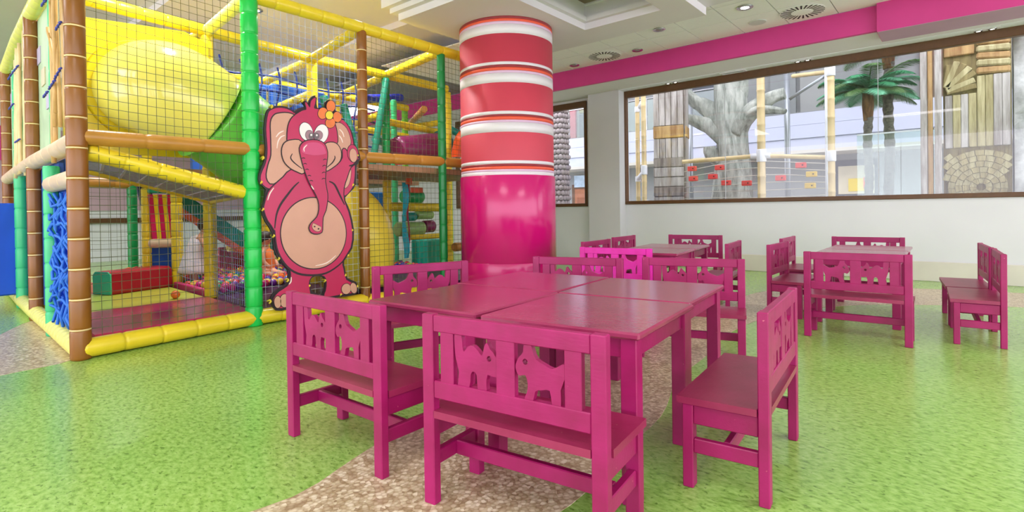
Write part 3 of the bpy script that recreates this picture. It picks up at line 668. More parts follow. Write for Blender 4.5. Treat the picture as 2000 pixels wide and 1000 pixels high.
MB().prism([arc], (-5.6, 0, 0), (0, 1, 0), (0, 0, 1), .12).build('entrance_hood', ORGP, PF)
for p0, p1 in (((-7.2, 5.2, 2.06), (-7.4, 6.3, 1.86)), ((-6.9, 6.3, 2.4), (-6.6, 6.9, 2.1))): foam('brace', p0, p1, .06, TEAL, seg=.4)
# hanging cloth strips with orange clips
def ribbon(nm, pts, w, m, dx=0):
    mb = MB(); n = len(pts); vs = []
    for i, (y, z, tw) in enumerate(pts):
        c = V(-5.3 + dx, y, z); u = V(math.sin(tw), math.cos(tw), 0)*w/2; nn = V(math.cos(tw), -math.sin(tw), 0)*.004
        vs += [c - u - nn, c + u - nn, c + u + nn, c - u + nn]
    fs = []
    for i in range(n-1):
        for k in range(4): fs.append((i*4+k, i*4+(k+1) % 4, i*4+4+(k+1) % 4, i*4+4+k))
    fs += [(0, 3, 2, 1), tuple((n-1)*4+k for k in range(4))]
    return mb.add(vs, fs, False).build(nm, m, PF)
ribbon('hanging_strip', [(4.27 + .02*math.sin(i*.8), 1.26 - i*.085, .5*math.sin(i*.9)) for i in range(12)], .075, mat('cyan_strip', (38, 190, 206), .5, .08))
ribbon('hanging_strip', [(4.36 + .015*math.sin(i*.9+1), 1.24 - i*.08, .6*math.sin(i*.7)) for i in range(11)], .03, mat('crimson_strip', (176, 24, 64), .5, .08), -.05)
MB().box((-5.28, 4.32, 1.285), (.03, .09, .10), bev=.006).build('clip_plate', ORGP, PF); MB().box((-5.35, 4.50, 1.17), (.02, .20, .07), bev=.006).build('clip_plate', ORGP, PF)
# striped slide panel, teal chute, navy fin behind the ball pit
for i in range(6):
    MB().box((-7.0, 2.07 + .045*i, .87), (.04, .043, .52), rx=.07).build('striped_slat', (mat('magenta_pad', (206, 20, 96), .4), YEL, mat('magenta_pad', (206, 20, 96)), YEL, mat('magenta_pad', (206, 20, 96)), YEL)[i], PF)
foam('cross_rail', (-6.95, 2.03, .585), (-6.75, 2.25, .585), .05, LOGP); MB().box((-7.05, 2.17, .36), (.04, .34, .40), bev=.01).build('pad_panel', BLU, PF)
MB().box((-7.0, 2.2, 1.19), (.06, .34, .09), bev=.01).build('pad_panel', mat('aqua_block', (24, 164, 140)), PF)
MB().bar((-7.4, 2.36, 1.15), (-7.3, 3.2, .50), .12, .22, .02).build('chute', TEAL, PF); MB().bar((-7.32, 2.36, 1.02), (-7.22, 3.2, .37), .06, .08, .02).build('chute_rim', mat('orange_rim', (226, 110, 66), .4), PF)
fin = smooth_loop([(2.20, 1.28), (2.34, 1.28), (2.36, .95), (2.37, .60), (2.32, .62), (2.29, .80), (2.25, .90), (2.24, 1.02)], 3)
MB().prism([fin], (-8.0, 0, 0), (0, 1, 0), (0, 0, 1), .05).build('fin_panel', mat('navy_pad', (30, 60, 110), .5), PF)
foam('cross_rail', (-7.3, 3.0, .47), (-7.35, 3.4, .42), .06, YEL); MB().box((-7.6, 3.25, .28), (.05, .5, .36), bev=.01).build('pad_panel', mat('rose_pad', (196, 70, 84), .4), PF)
# netting
def net(a, b, z0, z1, m, sp=.055, r=.0017, dx=0, name='safety_net'):
    mb = MB(); a = Vector((a[0], a[1], 0)); b = Vector((b[0], b[1], 0)); L = (b-a).length; n = int(L/sp); h = V(0, 0, 1)
    for i in range(1, n):
        p = a.lerp(b, i/n) + V(dx, 0, 0); mb.tube([p + h*z0, p + h*(z0+z1)/2, p + h*z1], r, 4, False, False)
    k = int((z1-z0)/sp)
    for j in range(1, k):
        z = z0 + (z1-z0)*j/k; pts = []
        for i in range(9):
            q = a.lerp(b, i/8) + V(dx, 0, 0); s = .018*math.sin(PI*i/8)*(.5 + .5*math.sin(j*.7)); pts.append(q + h*(z - s))
        mb.tube(pts, r, 4, False, False)
    o = mb.build(name, m, PF); o['kind'] = 'stuff'; return o
net(F[0], F[1], .13, 1.36, NETD); net(F[0], F[1], 1.44, 2.6, NETD); net(F[1], F[2], .13, 1.38, NETL, dx=-.03); net(F[1], F[2], 1.44, 2.6, NETB, dx=-.03)
net(F[2], F[3], .13, 1.38, NETD); net(F[2], F[3], 1.45, 2.6, NETD); net(F[3], F[4], .13, 2.6, NETD)
net(B[1], F[1], .13, 1.02, NETB); net((-6.66, 2.2), B[1], .15, 1.0, NETB, .09); net(B[2], B[3], 1.42, 2.58, NETD, .07); net(B[1], (-5.6, 3.2), 1.42, 2.58, NETB, .08); net((-9.9, 2.05), (-9.9, 2.66), .2, 1.35, NETD, .09)
# blue rope ladder net at the left end and rope net in the upper bay
def ropes(nm, pts_fn, m, r):
    mb = MB()
    for pts in pts_fn: mb.tube(pts, r, 6, False)
    o = mb.build(nm, m, PF); o['kind'] = 'stuff'; return o
a, b = Vector(P(F[0], 0)), Vector(P(Q[0], 0)); rp = []
for i in range(6):
    f = (i + .6)/6.4
    rp.append([a.lerp(b, f + .05*math.sin(k*1.9 + i)) + V(0, -.01 + .02*math.sin(k*2.3 + i), .13 + k*.085) for k in range(12)])
for k in range(1, 11):
    rp.append([a.lerp(b, .04 + .92*i/12) + V(0, -.01 + .02*math.sin(i*1.3 + k), .12 + k*.088 + .035*math.sin(i*1.57 + k*2.1)) for i in range(13)])
ropes('rope_net', rp, mat('bright_blue_rope', (36, 112, 214), .6), .0105)
rp = []
for i in range(10):
    y = 2.2 + .22*i; rp.append([(-6.0 - .02*i, y + .03*math.sin(k), 2.58 - .11*k) for k in range(9)])
for k in range(5): rp.append([(-6.0 - .02*i, 2.1 + .24*i, 2.44 - .17*k - .03*math.sin(i*1.2)) for i in range(11)])
ropes('rope_net', rp, NAVY, .012)

# tube slide ------------------------------------------------------------
SL = thing('tube_slide', (-5.0, 2.4, .11), 'giant yellow and green tube slide behind the netting, with a yellow entry panel', 'slide')
YS = mat('slide_yellow', (232, 224, 104), .18, .03, 2, coat=.3); GS = mat('slide_green', (120, 214, 84), .3, .05, 2)
pnl = [(1.02, 1.42), (2.10, 1.42), (2.10, 2.50), (1.9, 2.57), (1.02, 2.50)]
MB().prism([pnl], (-5.50, 0, 0), (0, 1, 0), (0, 0, 1), .035).build('entry_panel', mat('slide_panel_yellow', (228, 202, 30), .3, .05, 4), SL)
MB().tube([(-5.47, 1.57, 1.97), (-5.42, 1.57, 1.97)], [.44, .42], 40).build('entry_collar', mat('slide_panel_yellow', (228, 202, 30)), SL)
sp = smooth_loop([(-5.44, 1.57, 1.97), (-5.2, 1.575, 1.95), (-5.03, 1.64, 1.90), (-4.95, 1.77, 1.82), (-4.93, 1.93, 1.73)], 5, False)
MB().tube(sp, [.375 + .03*math.sin(PI*i/(len(sp)-1)) for i in range(len(sp))], 40).build('yellow_section', YS, SL)
gp = smooth_loop([(-4.93, 1.92, 1.735), (-4.95, 2.16, 1.58), (-5.0, 2.40, 1.40), (-5.07, 2.65, 1.20)], 5, False)
MB().tube(gp, [.415] + [.39]*(len(gp)-1), 40).build('green_section', GS, SL)
rp_ = smooth_loop([(-5.07, 2.64, 1.205), (-5.1, 2.86, 1.02), (-5.08, 3.02, .86)], 4, False)
MB().tube(rp_, [.39]*(len(rp_)-1) + [.36], 36).build('red_section', mat('slide_red', (214, 46, 40), .3, .04, 2), SL)
MB().tube(smooth_loop([(-5.05, 3.02, .92), (-4.94, 3.12, .80), (-4.87, 3.20, .62), (-4.85, 3.24, .42), (-4.85, 3.24, .15)], 4, False), [.30, .36, .40, .425, .44, .45, .45, .45, .45, .44, .43, .42, .41, .40, .38, .36, .34], 36).build('exit_bowl', mat('slide_ochre', (222, 200, 62), .3, .05, 2), SL)

# soft roller block on the rust mat ---------------------------------------
RB = thing('foam_block', (-6.55, 1.72, .118), 'maroon hexagonal foam block with mint end lying on the play mat', 'foam block')
hexa = [(.13*math.cos(PI/3*k + PI/6)*1.15, .13*math.sin(PI/3*k + PI/6) + .118 + .113) for k in range(6)]
hx = [(-.14, .12), (-.11, .121 - .001), (.12, .12), (.14, .15), (.13, .32), (.09, .345), (-.10, .345), (-.14, .31)]
tb = .32; ub = (math.cos(tb), math.sin(tb), 0); nb = (math.sin(tb), -math.cos(tb))
MB().prism([hx], (-6.66 - nb[0]*.31, 1.80 - nb[1]*.31, 0), ub, (0, 0, 1), .62).build('block_body', REDP, RB)
MB().prism([grow(hx, -.002)], (-6.66 + nb[0]*.31, 1.80 + nb[1]*.31, 0), ub, (0, 0, 1), .012).build('block_end', mat('mint_end', (70, 206, 160), .4), RB)

# bamboo screens lashed to the left end -----------------------------------
BAM = mat('bamboo_cane', (206, 166, 104), .5, .18, 8); BAMP = mat('pale_bamboo_cane', (232, 206, 152), .5, .12, 8)
def bamboo_screen(loc, canes, ties, label, m):
    t = thing('bamboo_screen', loc, label, 'bamboo screen', 'cane screens on the play frame')
    for ci, (x0, z0, x1, z1, r) in enumerate(canes):
        pts = []; rad = []; dy = -.014*(ci % 3)
        for k in range(9):
            f = k/8; pts.append((x0 + (x1-x0)*f, loc[1] + dy + .0015*math.sin(k*2.1 + x0*30), z0 + (z1-z0)*f)); rad.append(r*(1.12 if k % 3 == 1 else 1))
        MB().tube(pts, rad, 8).build('cane', m, t)
    for x0, x1, z0, z1 in ties:
        MB().tube([(x0 + (x1-x0)*f, loc[1] - .048 + .004*math.sin(f*20), z0 + (z1-z0)*f) for f in [k/8 for k in range(9)]], .007, 6).build('rope_tie', mat('tie_rope', (64, 70, 168), .7), t)
bamboo_screen((-4.7, .868, 1.30), [(-4.97, 1.28, -4.93, 2.95, .015), (-4.83, 1.52, -4.90, 2.75, .012), (-4.72, 1.60, -4.70, 2.95, .013), (-4.60, 1.52, -4.66, 2.6, .012), (-4.50, 1.48, -4.50, 2.95, .014), (-4.72, 1.92, -4.92, 2.22, .010), (-4.90, 1.36, -4.86, 2.45, .013), (-4.66, 1.5, -4.76, 2.5, .012), (-4.42, 1.5, -4.44, 2.3, .013)],
              [(-4.98, -4.86, 2.38, 2.39), (-4.86, -4.70, 2.38, 2.40), (-4.68, -4.46, 2.40, 2.42), (-4.98, -4.84, 1.74, 1.76), (-4.80, -4.62, 1.77, 1.80), (-4.62, -4.44, 1.81, 1.85), (-4.56, -4.42, 2.12, 2.14)], 'lashed bamboo cane screen beside the brown corner post of the play frame', BAM)
bamboo_screen((-6.8, .965, 1.30), [(-7.18, 1.28, -7.06, 2.35, .018), (-7.0, 1.36, -6.90, 2.5, .017), (-6.84, 1.34, -6.74, 2.45, .017), (-6.66, 1.28, -6.60, 2.6, .020), (-6.92, 1.3, -6.98, 2.4, .016), (-6.74, 1.3, -6.68, 2.5, .016), (-6.55, 1.3, -6.50, 2.45, .017)],
              [(-7.16, -6.98, 2.24, 2.26), (-6.95, -6.62, 2.26, 2.28), (-7.16, -6.9, 1.95, 1.97), (-6.86, -6.62, 1.60, 1.61)], 'paler bamboo cane screen farther along the play frame, at the picture edge', BAMP)
# blue pad by the left edge
BP = thing('standing_pad', (-7.45, .3, 0), 'upright plain blue foam pad at the left edge of the picture', 'foam pad')
MB().box((-7.45, .195, .575), (.10, 1.59, .93), bev=.015).build('pad', mat('blue_standing_pad', (16, 84, 214), .45, .04, 3), BP)
for y in (-.4, .72): MB().box((-7.45, y, .055), (.26, .05, .11), bev=.01).build('foot', mat('black_rubber', (40, 42, 46), .7), BP)

# ------------------------------------------------------------------ elephant board
ES={
 'board':[(2.083,1.701),(2.111,1.743),(2.172,1.769),(2.249,1.77),(2.312,1.744),(2.357,1.776),(2.418,1.801),(2.393,1.836),(2.414,1.846),(2.441,1.828),(2.461,1.864),(2.482,1.892),(2.514,1.901),(2.511,1.843),(2.522,1.796),(2.544,1.803),(2.598,1.818),(2.605,1.861),(2.643,1.887),(2.689,1.868),(2.695,1.804),(2.742,1.78),(2.754,1.731),(2.815,1.697),(2.866,1.616),(2.886,1.525),(2.917,1.476),(2.946,1.395),(2.903,1.335),(2.897,1.216),(2.871,1.123),(2.779,1.039),(2.796,0.973),(2.824,0.913),(2.864,0.737),(2.842,0.573),(2.757,0.467),(2.764,0.396),(2.789,0.302),(2.879,0.256),(2.897,0.187),(2.857,0.151),(2.711,0.152),(2.611,0.151),(2.514,0.16),(2.419,0.142),(2.238,0.115),(2.133,0.118),(2.096,0.189),(2.103,0.238),(2.155,0.28),(2.215,0.31),(2.241,0.36),(2.239,0.434),(2.173,0.514),(2.128,0.618),(2.117,0.746),(2.061,0.839),(2.033,0.929),(2.044,0.97),(2.069,1.094),(2.021,1.138),(2.017,1.211),(2.059,1.311),(2.073,1.421),(2.065,1.573)],
 'hole':[(2.446,0.343),(2.496,0.355),(2.555,0.339),(2.57,0.3),(2.563,0.237),(2.541,0.191),(2.493,0.202),(2.436,0.246),(2.422,0.302)],
 'left_ear':[(2.092,1.698),(2.12,1.735),(2.177,1.759),(2.248,1.759),(2.307,1.734),(2.32,1.684),(2.308,1.251),(2.123,1.117),(2.077,1.105),(2.03,1.144),(2.026,1.207),(2.068,1.31),(2.082,1.417),(2.074,1.574)],
 'left_ear_lining':[(2.181,1.713),(2.257,1.725),(2.316,1.707),(2.324,1.628),(2.309,1.307),(2.278,1.259),(2.124,1.141),(2.071,1.186),(2.085,1.286),(2.111,1.369),(2.112,1.514),(2.112,1.632),(2.138,1.69)],
 'right_ear':[(2.684,1.708),(2.764,1.732),(2.832,1.669),(2.863,1.585),(2.878,1.504),(2.887,1.34),(2.883,1.226),(2.857,1.127),(2.78,1.052),(2.758,1.13),(2.713,1.47)],
 'right_ear_lining':[(2.683,1.668),(2.735,1.701),(2.808,1.656),(2.847,1.558),(2.838,1.506),(2.805,1.452),(2.747,1.443),(2.709,1.52)],
 'right_ear_lining_low':[(2.846,1.286),(2.837,1.204),(2.816,1.147),(2.781,1.119),(2.786,1.182),(2.806,1.233)],
 'body':[(2.278,1.259),(2.209,1.196),(2.133,1.129),(2.081,1.069),(2.049,0.97),(2.046,0.925),(2.074,0.843),(2.126,0.764),(2.141,0.622),(2.188,0.518),(2.254,0.433),(2.254,0.358),(2.227,0.299),(2.155,0.263),(2.112,0.219),(2.108,0.178),(2.138,0.133),(2.229,0.129),(2.414,0.15),(2.421,0.24),(2.414,0.303),(2.438,0.353),(2.496,0.365),(2.562,0.348),(2.583,0.294),(2.574,0.221),(2.557,0.179),(2.611,0.165),(2.712,0.168),(2.851,0.167),(2.88,0.194),(2.864,0.245),(2.777,0.293),(2.75,0.392),(2.742,0.469),(2.826,0.58),(2.847,0.737),(2.808,0.907),(2.767,1.009),(2.766,1.12),(2.8,1.213),(2.843,1.312),(2.903,1.351),(2.931,1.394),(2.874,1.401),(2.816,1.438),(2.787,1.471),(2.761,1.459),(2.763,1.393),(2.711,1.325),(2.599,1.264),(2.418,1.232)],
 'belly':[(2.779,0.713),(2.772,0.651),(2.752,0.593),(2.721,0.54),(2.679,0.496),(2.63,0.461),(2.576,0.437),(2.518,0.425),(2.458,0.425),(2.401,0.436),(2.346,0.457),(2.298,0.489),(2.256,0.528),(2.222,0.575),(2.197,0.626),(2.183,0.681),(2.178,0.738),(2.185,0.793),(2.201,0.847),(2.228,0.896),(2.263,0.94),(2.306,0.976),(2.356,1.003),(2.411,1.021),(2.469,1.027),(2.528,1.021),(2.586,1.004),(2.64,0.976),(2.688,0.937),(2.727,0.889),(2.756,0.834),(2.774,0.774)],
 'head':[(2.246,1.527),(2.256,1.621),(2.294,1.695),(2.377,1.759),(2.418,1.777),(2.407,1.828),(2.419,1.834),(2.449,1.796),(2.46,1.85),(2.487,1.88),(2.505,1.885),(2.497,1.836),(2.489,1.796),(2.554,1.79),(2.64,1.75),(2.686,1.678),(2.706,1.59),(2.697,1.509),(2.581,1.47),(2.371,1.453),(2.258,1.491)],
 'left_cheek':[(2.367,1.496),(2.283,1.504),(2.219,1.473),(2.196,1.407),(2.212,1.33),(2.259,1.279),(2.318,1.25),(2.383,1.239),(2.4,1.351)],
 'right_cheek':[(2.581,1.49),(2.669,1.517),(2.723,1.483),(2.741,1.422),(2.725,1.359),(2.665,1.305),(2.582,1.266),(2.568,1.361)],
 'left_eye':[(2.466,1.61),(2.47,1.591),(2.471,1.571),(2.467,1.552),(2.459,1.536),(2.449,1.524),(2.435,1.516),(2.42,1.513),(2.404,1.515),(2.389,1.522),(2.375,1.533),(2.364,1.548),(2.356,1.566),(2.352,1.585),(2.351,1.605),(2.355,1.623),(2.362,1.639),(2.373,1.651),(2.386,1.66),(2.401,1.663),(2.416,1.661),(2.432,1.655),(2.446,1.643),(2.457,1.628)],
 'right_eye':[(2.614,1.577),(2.606,1.555),(2.595,1.536),(2.581,1.52),(2.564,1.508),(2.547,1.502),(2.53,1.501),(2.515,1.505),(2.502,1.515),(2.492,1.529),(2.487,1.547),(2.485,1.567),(2.488,1.589),(2.496,1.61),(2.507,1.629),(2.521,1.645),(2.537,1.657),(2.554,1.664),(2.571,1.665),(2.586,1.661),(2.6,1.651),(2.61,1.637),(2.616,1.619),(2.617,1.598)],
 'left_iris':[(2.478,1.569),(2.478,1.554),(2.474,1.54),(2.465,1.529),(2.454,1.521),(2.441,1.518),(2.428,1.519),(2.417,1.526),(2.409,1.537),(2.404,1.55),(2.404,1.564),(2.408,1.578),(2.416,1.59),(2.427,1.598),(2.44,1.601),(2.453,1.6),(2.464,1.593),(2.473,1.583)],
 'right_iris':[(2.561,1.565),(2.556,1.552),(2.547,1.54),(2.535,1.532),(2.522,1.529),(2.509,1.529),(2.498,1.535),(2.49,1.544),(2.486,1.556),(2.486,1.57),(2.491,1.583),(2.5,1.594),(2.512,1.602),(2.525,1.606),(2.538,1.606),(2.549,1.6),(2.558,1.591),(2.562,1.579)],
 'left_pupil':[(2.48,1.556),(2.478,1.545),(2.472,1.535),(2.464,1.528),(2.455,1.525),(2.445,1.527),(2.437,1.532),(2.432,1.541),(2.43,1.552),(2.432,1.563),(2.438,1.573),(2.446,1.58),(2.456,1.583),(2.465,1.582),(2.473,1.576),(2.478,1.567)],
 'right_pupil':[(2.53,1.561),(2.527,1.55),(2.521,1.54),(2.512,1.533),(2.502,1.529),(2.491,1.531),(2.482,1.536),(2.477,1.545),(2.475,1.556),(2.477,1.567),(2.483,1.577),(2.492,1.584),(2.503,1.588),(2.513,1.587),(2.522,1.581),(2.528,1.572)],
 'left_glint':[(2.463,1.564),(2.461,1.559),(2.456,1.555),(2.45,1.554),(2.446,1.557),(2.444,1.563),(2.446,1.568),(2.45,1.572),(2.456,1.573),(2.461,1.57)],
 'right_glint':[(2.513,1.566),(2.511,1.561),(2.507,1.558),(2.502,1.557),(2.498,1.56),(2.496,1.565),(2.498,1.57),(2.502,1.574),(2.507,1.574),(2.511,1.571)],
 'trunk':[(2.355,1.386),(2.347,1.442),(2.372,1.486),(2.423,1.513),(2.507,1.522),(2.57,1.5),(2.596,1.451),(2.601,1.393),(2.582,1.264),(2.577,1.165),(2.595,1.067),(2.592,0.998),(2.576,0.92),(2.548,0.861),(2.542,0.783),(2.535,0.734),(2.492,0.721),(2.442,0.733),(2.422,0.772),(2.444,0.815),(2.495,0.862),(2.517,0.93),(2.51,1.008),(2.473,1.085),(2.429,1.161),(2.398,1.236),(2.371,1.32)],
 'trunk_top':[(2.37,1.406),(2.369,1.444),(2.392,1.476),(2.433,1.496),(2.506,1.503),(2.559,1.483),(2.58,1.445),(2.582,1.411),(2.473,1.392)],
 'trunk_tip':[(2.452,0.805),(2.462,0.81),(2.504,0.789),(2.53,0.774),(2.519,0.747),(2.493,0.74),(2.461,0.755),(2.446,0.781)],
 'left_nostril':[(2.475,0.782),(2.473,0.778),(2.468,0.776),(2.463,0.778),(2.461,0.783),(2.463,0.787),(2.468,0.789),(2.473,0.787)],
 'right_nostril':[(2.511,0.762),(2.509,0.757),(2.503,0.755),(2.498,0.757),(2.496,0.762),(2.498,0.767),(2.504,0.769),(2.509,0.767)],
 'hand':[(2.92,1.446),(2.921,1.426),(2.918,1.406),(2.912,1.389),(2.902,1.375),(2.89,1.364),(2.876,1.359),(2.862,1.359),(2.848,1.365),(2.835,1.375),(2.824,1.389),(2.816,1.406),(2.812,1.426),(2.811,1.446),(2.813,1.465),(2.819,1.482),(2.829,1.497),(2.841,1.507),(2.854,1.512),(2.868,1.513),(2.883,1.508),(2.896,1.498),(2.907,1.484),(2.915,1.466)],
 'palm':[(2.907,1.424),(2.907,1.408),(2.904,1.393),(2.899,1.379),(2.892,1.368),(2.883,1.361),(2.873,1.358),(2.864,1.358),(2.854,1.363),(2.845,1.372),(2.838,1.384),(2.833,1.398),(2.831,1.413),(2.831,1.429),(2.833,1.444),(2.838,1.458),(2.845,1.469),(2.854,1.476),(2.863,1.48),(2.873,1.479),(2.883,1.474),(2.892,1.466),(2.899,1.454),(2.904,1.44)],
 'toe1':[(2.167,0.177),(2.166,0.165),(2.163,0.154),(2.159,0.145),(2.153,0.138),(2.146,0.134),(2.138,0.134),(2.131,0.136),(2.125,0.142),(2.119,0.15),(2.115,0.161),(2.112,0.173),(2.111,0.185),(2.112,0.197),(2.115,0.208),(2.12,0.217),(2.126,0.224),(2.133,0.228),(2.14,0.229),(2.147,0.226),(2.154,0.22),(2.16,0.212),(2.164,0.202),(2.167,0.19)],
 'toe2':[(2.233,0.179),(2.231,0.165),(2.227,0.153),(2.221,0.143),(2.214,0.135),(2.205,0.131),(2.195,0.131),(2.186,0.134),(2.177,0.141),(2.17,0.15),(2.164,0.162),(2.161,0.175),(2.16,0.189),(2.162,0.203),(2.165,0.215),(2.171,0.225),(2.179,0.233),(2.188,0.237),(2.197,0.238),(2.207,0.235),(2.215,0.228),(2.223,0.219),(2.228,0.207),(2.232,0.193)],
 'toe3':[(2.818,0.196),(2.813,0.185),(2.805,0.176),(2.794,0.17),(2.783,0.166),(2.771,0.166),(2.759,0.169),(2.748,0.174),(2.739,0.183),(2.732,0.193),(2.728,0.204),(2.727,0.216),(2.729,0.228),(2.734,0.238),(2.742,0.247),(2.752,0.254),(2.764,0.257),(2.776,0.258),(2.788,0.256),(2.799,0.25),(2.808,0.242),(2.815,0.232),(2.819,0.22),(2.82,0.208)],
 'toe4':[(2.882,0.211),(2.883,0.199),(2.882,0.187),(2.879,0.177),(2.873,0.169),(2.866,0.164),(2.858,0.162),(2.849,0.164),(2.84,0.168),(2.832,0.176),(2.825,0.185),(2.82,0.197),(2.817,0.209),(2.816,0.221),(2.817,0.233),(2.82,0.243),(2.826,0.251),(2.833,0.256),(2.841,0.258),(2.85,0.256),(2.858,0.252),(2.866,0.245),(2.873,0.235),(2.879,0.224)],
 'petal1':[(2.69,1.841),(2.688,1.828),(2.684,1.815),(2.677,1.804),(2.668,1.795),(2.657,1.789),(2.647,1.786),(2.636,1.786),(2.626,1.789),(2.617,1.796),(2.611,1.806),(2.607,1.817),(2.606,1.829),(2.607,1.842),(2.612,1.855),(2.619,1.866),(2.627,1.875),(2.637,1.882),(2.648,1.885),(2.659,1.885),(2.669,1.881),(2.678,1.875),(2.685,1.865),(2.689,1.854)],
 'petal2':[(2.614,1.761),(2.609,1.748),(2.602,1.737),(2.593,1.727),(2.582,1.719),(2.57,1.715),(2.559,1.713),(2.547,1.715),(2.538,1.721),(2.53,1.729),(2.525,1.739),(2.523,1.751),(2.525,1.764),(2.529,1.777),(2.536,1.789),(2.545,1.799),(2.555,1.806),(2.567,1.811),(2.579,1.812),(2.59,1.81),(2.6,1.805),(2.608,1.797),(2.613,1.786),(2.615,1.774)],
 'petal3':[(2.75,1.76),(2.751,1.748),(2.748,1.736),(2.744,1.725),(2.737,1.716),(2.728,1.708),(2.718,1.704),(2.707,1.703),(2.696,1.705),(2.687,1.709),(2.679,1.717),(2.673,1.726),(2.67,1.737),(2.669,1.749),(2.671,1.761),(2.675,1.772),(2.682,1.781),(2.691,1.788),(2.701,1.793),(2.712,1.794),(2.722,1.793),(2.732,1.788),(2.74,1.781),(2.746,1.771)],
 'petal4':[(2.686,1.693),(2.684,1.681),(2.679,1.67),(2.672,1.66),(2.662,1.652),(2.65,1.647),(2.638,1.644),(2.626,1.644),(2.615,1.647),(2.606,1.653),(2.599,1.661),(2.595,1.671),(2.593,1.682),(2.595,1.694),(2.6,1.705),(2.607,1.715),(2.617,1.723),(2.628,1.728),(2.64,1.731),(2.652,1.731),(2.663,1.728),(2.673,1.722),(2.68,1.714),(2.685,1.704)],
 'flower_centre':[(2.665,1.758),(2.663,1.749),(2.66,1.74),(2.654,1.731),(2.647,1.725),(2.638,1.72),(2.629,1.718),(2.62,1.718),(2.611,1.721),(2.604,1.725),(2.599,1.732),(2.595,1.74),(2.594,1.749),(2.596,1.759),(2.599,1.768),(2.605,1.776),(2.612,1.782),(2.621,1.787),(2.63,1.789),(2.639,1.789),(2.648,1.787),(2.655,1.782),(2.66,1.775),(2.664,1.767)],
}
EL={
 'left_arm_line':[(2.341,1.16),(2.295,1.119),(2.236,1.048),(2.177,0.969),(2.142,0.887),(2.126,0.778)],
 'right_arm_line':[(2.621,1.174),(2.674,1.148),(2.723,1.059),(2.772,0.968)],
 'torso_line':[(2.126,0.764),(2.141,0.622),(2.183,0.518),(2.254,0.433),(2.352,0.383),(2.496,0.365),(2.615,0.385),(2.746,0.463),(2.83,0.574)],
 'left_smile':[(2.283,1.392),(2.268,1.356),(2.299,1.318),(2.368,1.271)],
 'right_smile':[(2.676,1.402),(2.678,1.378),(2.649,1.336),(2.594,1.292)],
 'wrist_line':[(2.825,1.321),(2.873,1.334),(2.928,1.389)],
}
ET=[(2.125,1.761),(2.391,1.849),(2.514,1.901),(2.654,1.893),(2.028,1.149),(2.047,1.342),(2.038,0.934),(2.121,0.719),(2.16,0.531),(2.233,0.347),(2.084,0.191),(2.867,1.151),(2.85,0.737),(2.801,0.51),(2.772,0.334),(2.894,0.218),(2.723,0.168),(2.57,0.308),(2.422,0.28),(2.92,1.422)]
EW={'wl0': [(2.36,1.358),(2.378,1.364),(2.392,1.358)],'wl1': [(2.375,1.311),(2.393,1.318),(2.407,1.311)],'wl2': [(2.391,1.264),(2.41,1.271),(2.424,1.264)],'wl3': [(2.411,1.213),(2.429,1.219),(2.444,1.212)],'wl4': [(2.427,1.17),(2.446,1.177),(2.461,1.169)],'wr0': [(2.594,1.363),(2.574,1.365),(2.559,1.355)],'wr1': [(2.586,1.308),(2.567,1.311),(2.552,1.3)],'wr2': [(2.581,1.249),(2.562,1.252),(2.546,1.241)],'wr3': [(2.578,1.195),(2.558,1.198),(2.543,1.188)]}
EH={'e1': [(2.216,1.575),(2.178,1.553),(2.151,1.518)],'e2': [(2.225,1.539),(2.191,1.522),(2.167,1.483),(2.157,1.427)],'e3': [(2.733,1.643),(2.764,1.616),(2.778,1.577)],'e4': [(2.727,1.587),(2.749,1.564),(2.765,1.525)],'a1': [(2.123,1.106),(2.09,1.06),(2.071,1.006)],'l1': [(2.258,0.372),(2.254,0.335),(2.237,0.314)],'t1': [(2.445,1.132),(2.457,1.113),(2.468,1.099)],'n1': [(2.386,1.416),(2.383,1.445),(2.412,1.476)],'b1': [(2.477,0.446),(2.584,0.462),(2.673,0.519)]}
EB = thing('elephant_board', (-4.30, 2.45, .06), 'pink cartoon elephant cut-out board with orange flower, tied to the netting', 'cut-out board')
INK = mat('black_outline', (44, 26, 34), .5, .1); EPK = mat('elephant_pink', (196, 34, 88), .35, .05, 4); EPH = mat('elephant_light_pink', (212, 72, 122), .35, .05, 4)
EPE = mat('elephant_peach', (214, 160, 136), .4, .04, 4); EWH = mat('elephant_white', (246, 242, 240), .4, .02); EMV = mat('iris_mauve', (164, 128, 138), .4, .04); EGR = mat('pupil_grey', (112, 98, 104), .4, .05)
EOR = mat('petal_orange', (240, 128, 62), .4, .08, 12); EYE_Y = mat('flower_yellow', (246, 222, 60), .4, .04); TIE = mat('tie_yellow', (232, 206, 62), .5)
EX = -4.315
def elayer(nm, key, m, lvl, out=.0, k=3, par=None, loops=None):
    lp = smooth_loop(ES[key], k if len(ES[key]) < 24 else 2)
    if out: MB().prism([grow(lp, out)], (EX + .020 + lvl*.0016, 0, 0), (0, 1, 0), (0, 0, 1), .0016).build(nm + '_outline', INK, par or EB)
    return MB().prism([lp], (EX + .020 + lvl*.0016, 0, 0), (0, 1, 0), (0, 0, 1), .0030).build(nm, m, par or EB)
MB().prism([grow(smooth_loop(ES['board'], 2), .007), smooth_loop(ES['hole'], 2)], (EX, 0, 0), (0, 1, 0), (0, 0, 1), .020).build('board', INK, EB)
elayer('left_ear', 'left_ear', EPK, 0); elayer('right_ear', 'right_ear', EPK, 0)
elayer('left_ear_lining', 'left_ear_lining', EPE, 1.2, .010); elayer('right_ear_lining', 'right_ear_lining', EPE, 1.2, .006); elayer('right_ear_lining', 'right_ear_lining_low', EPE, 1.2, .005)
body = elayer('body', 'body', EPK, 2.4, .010)
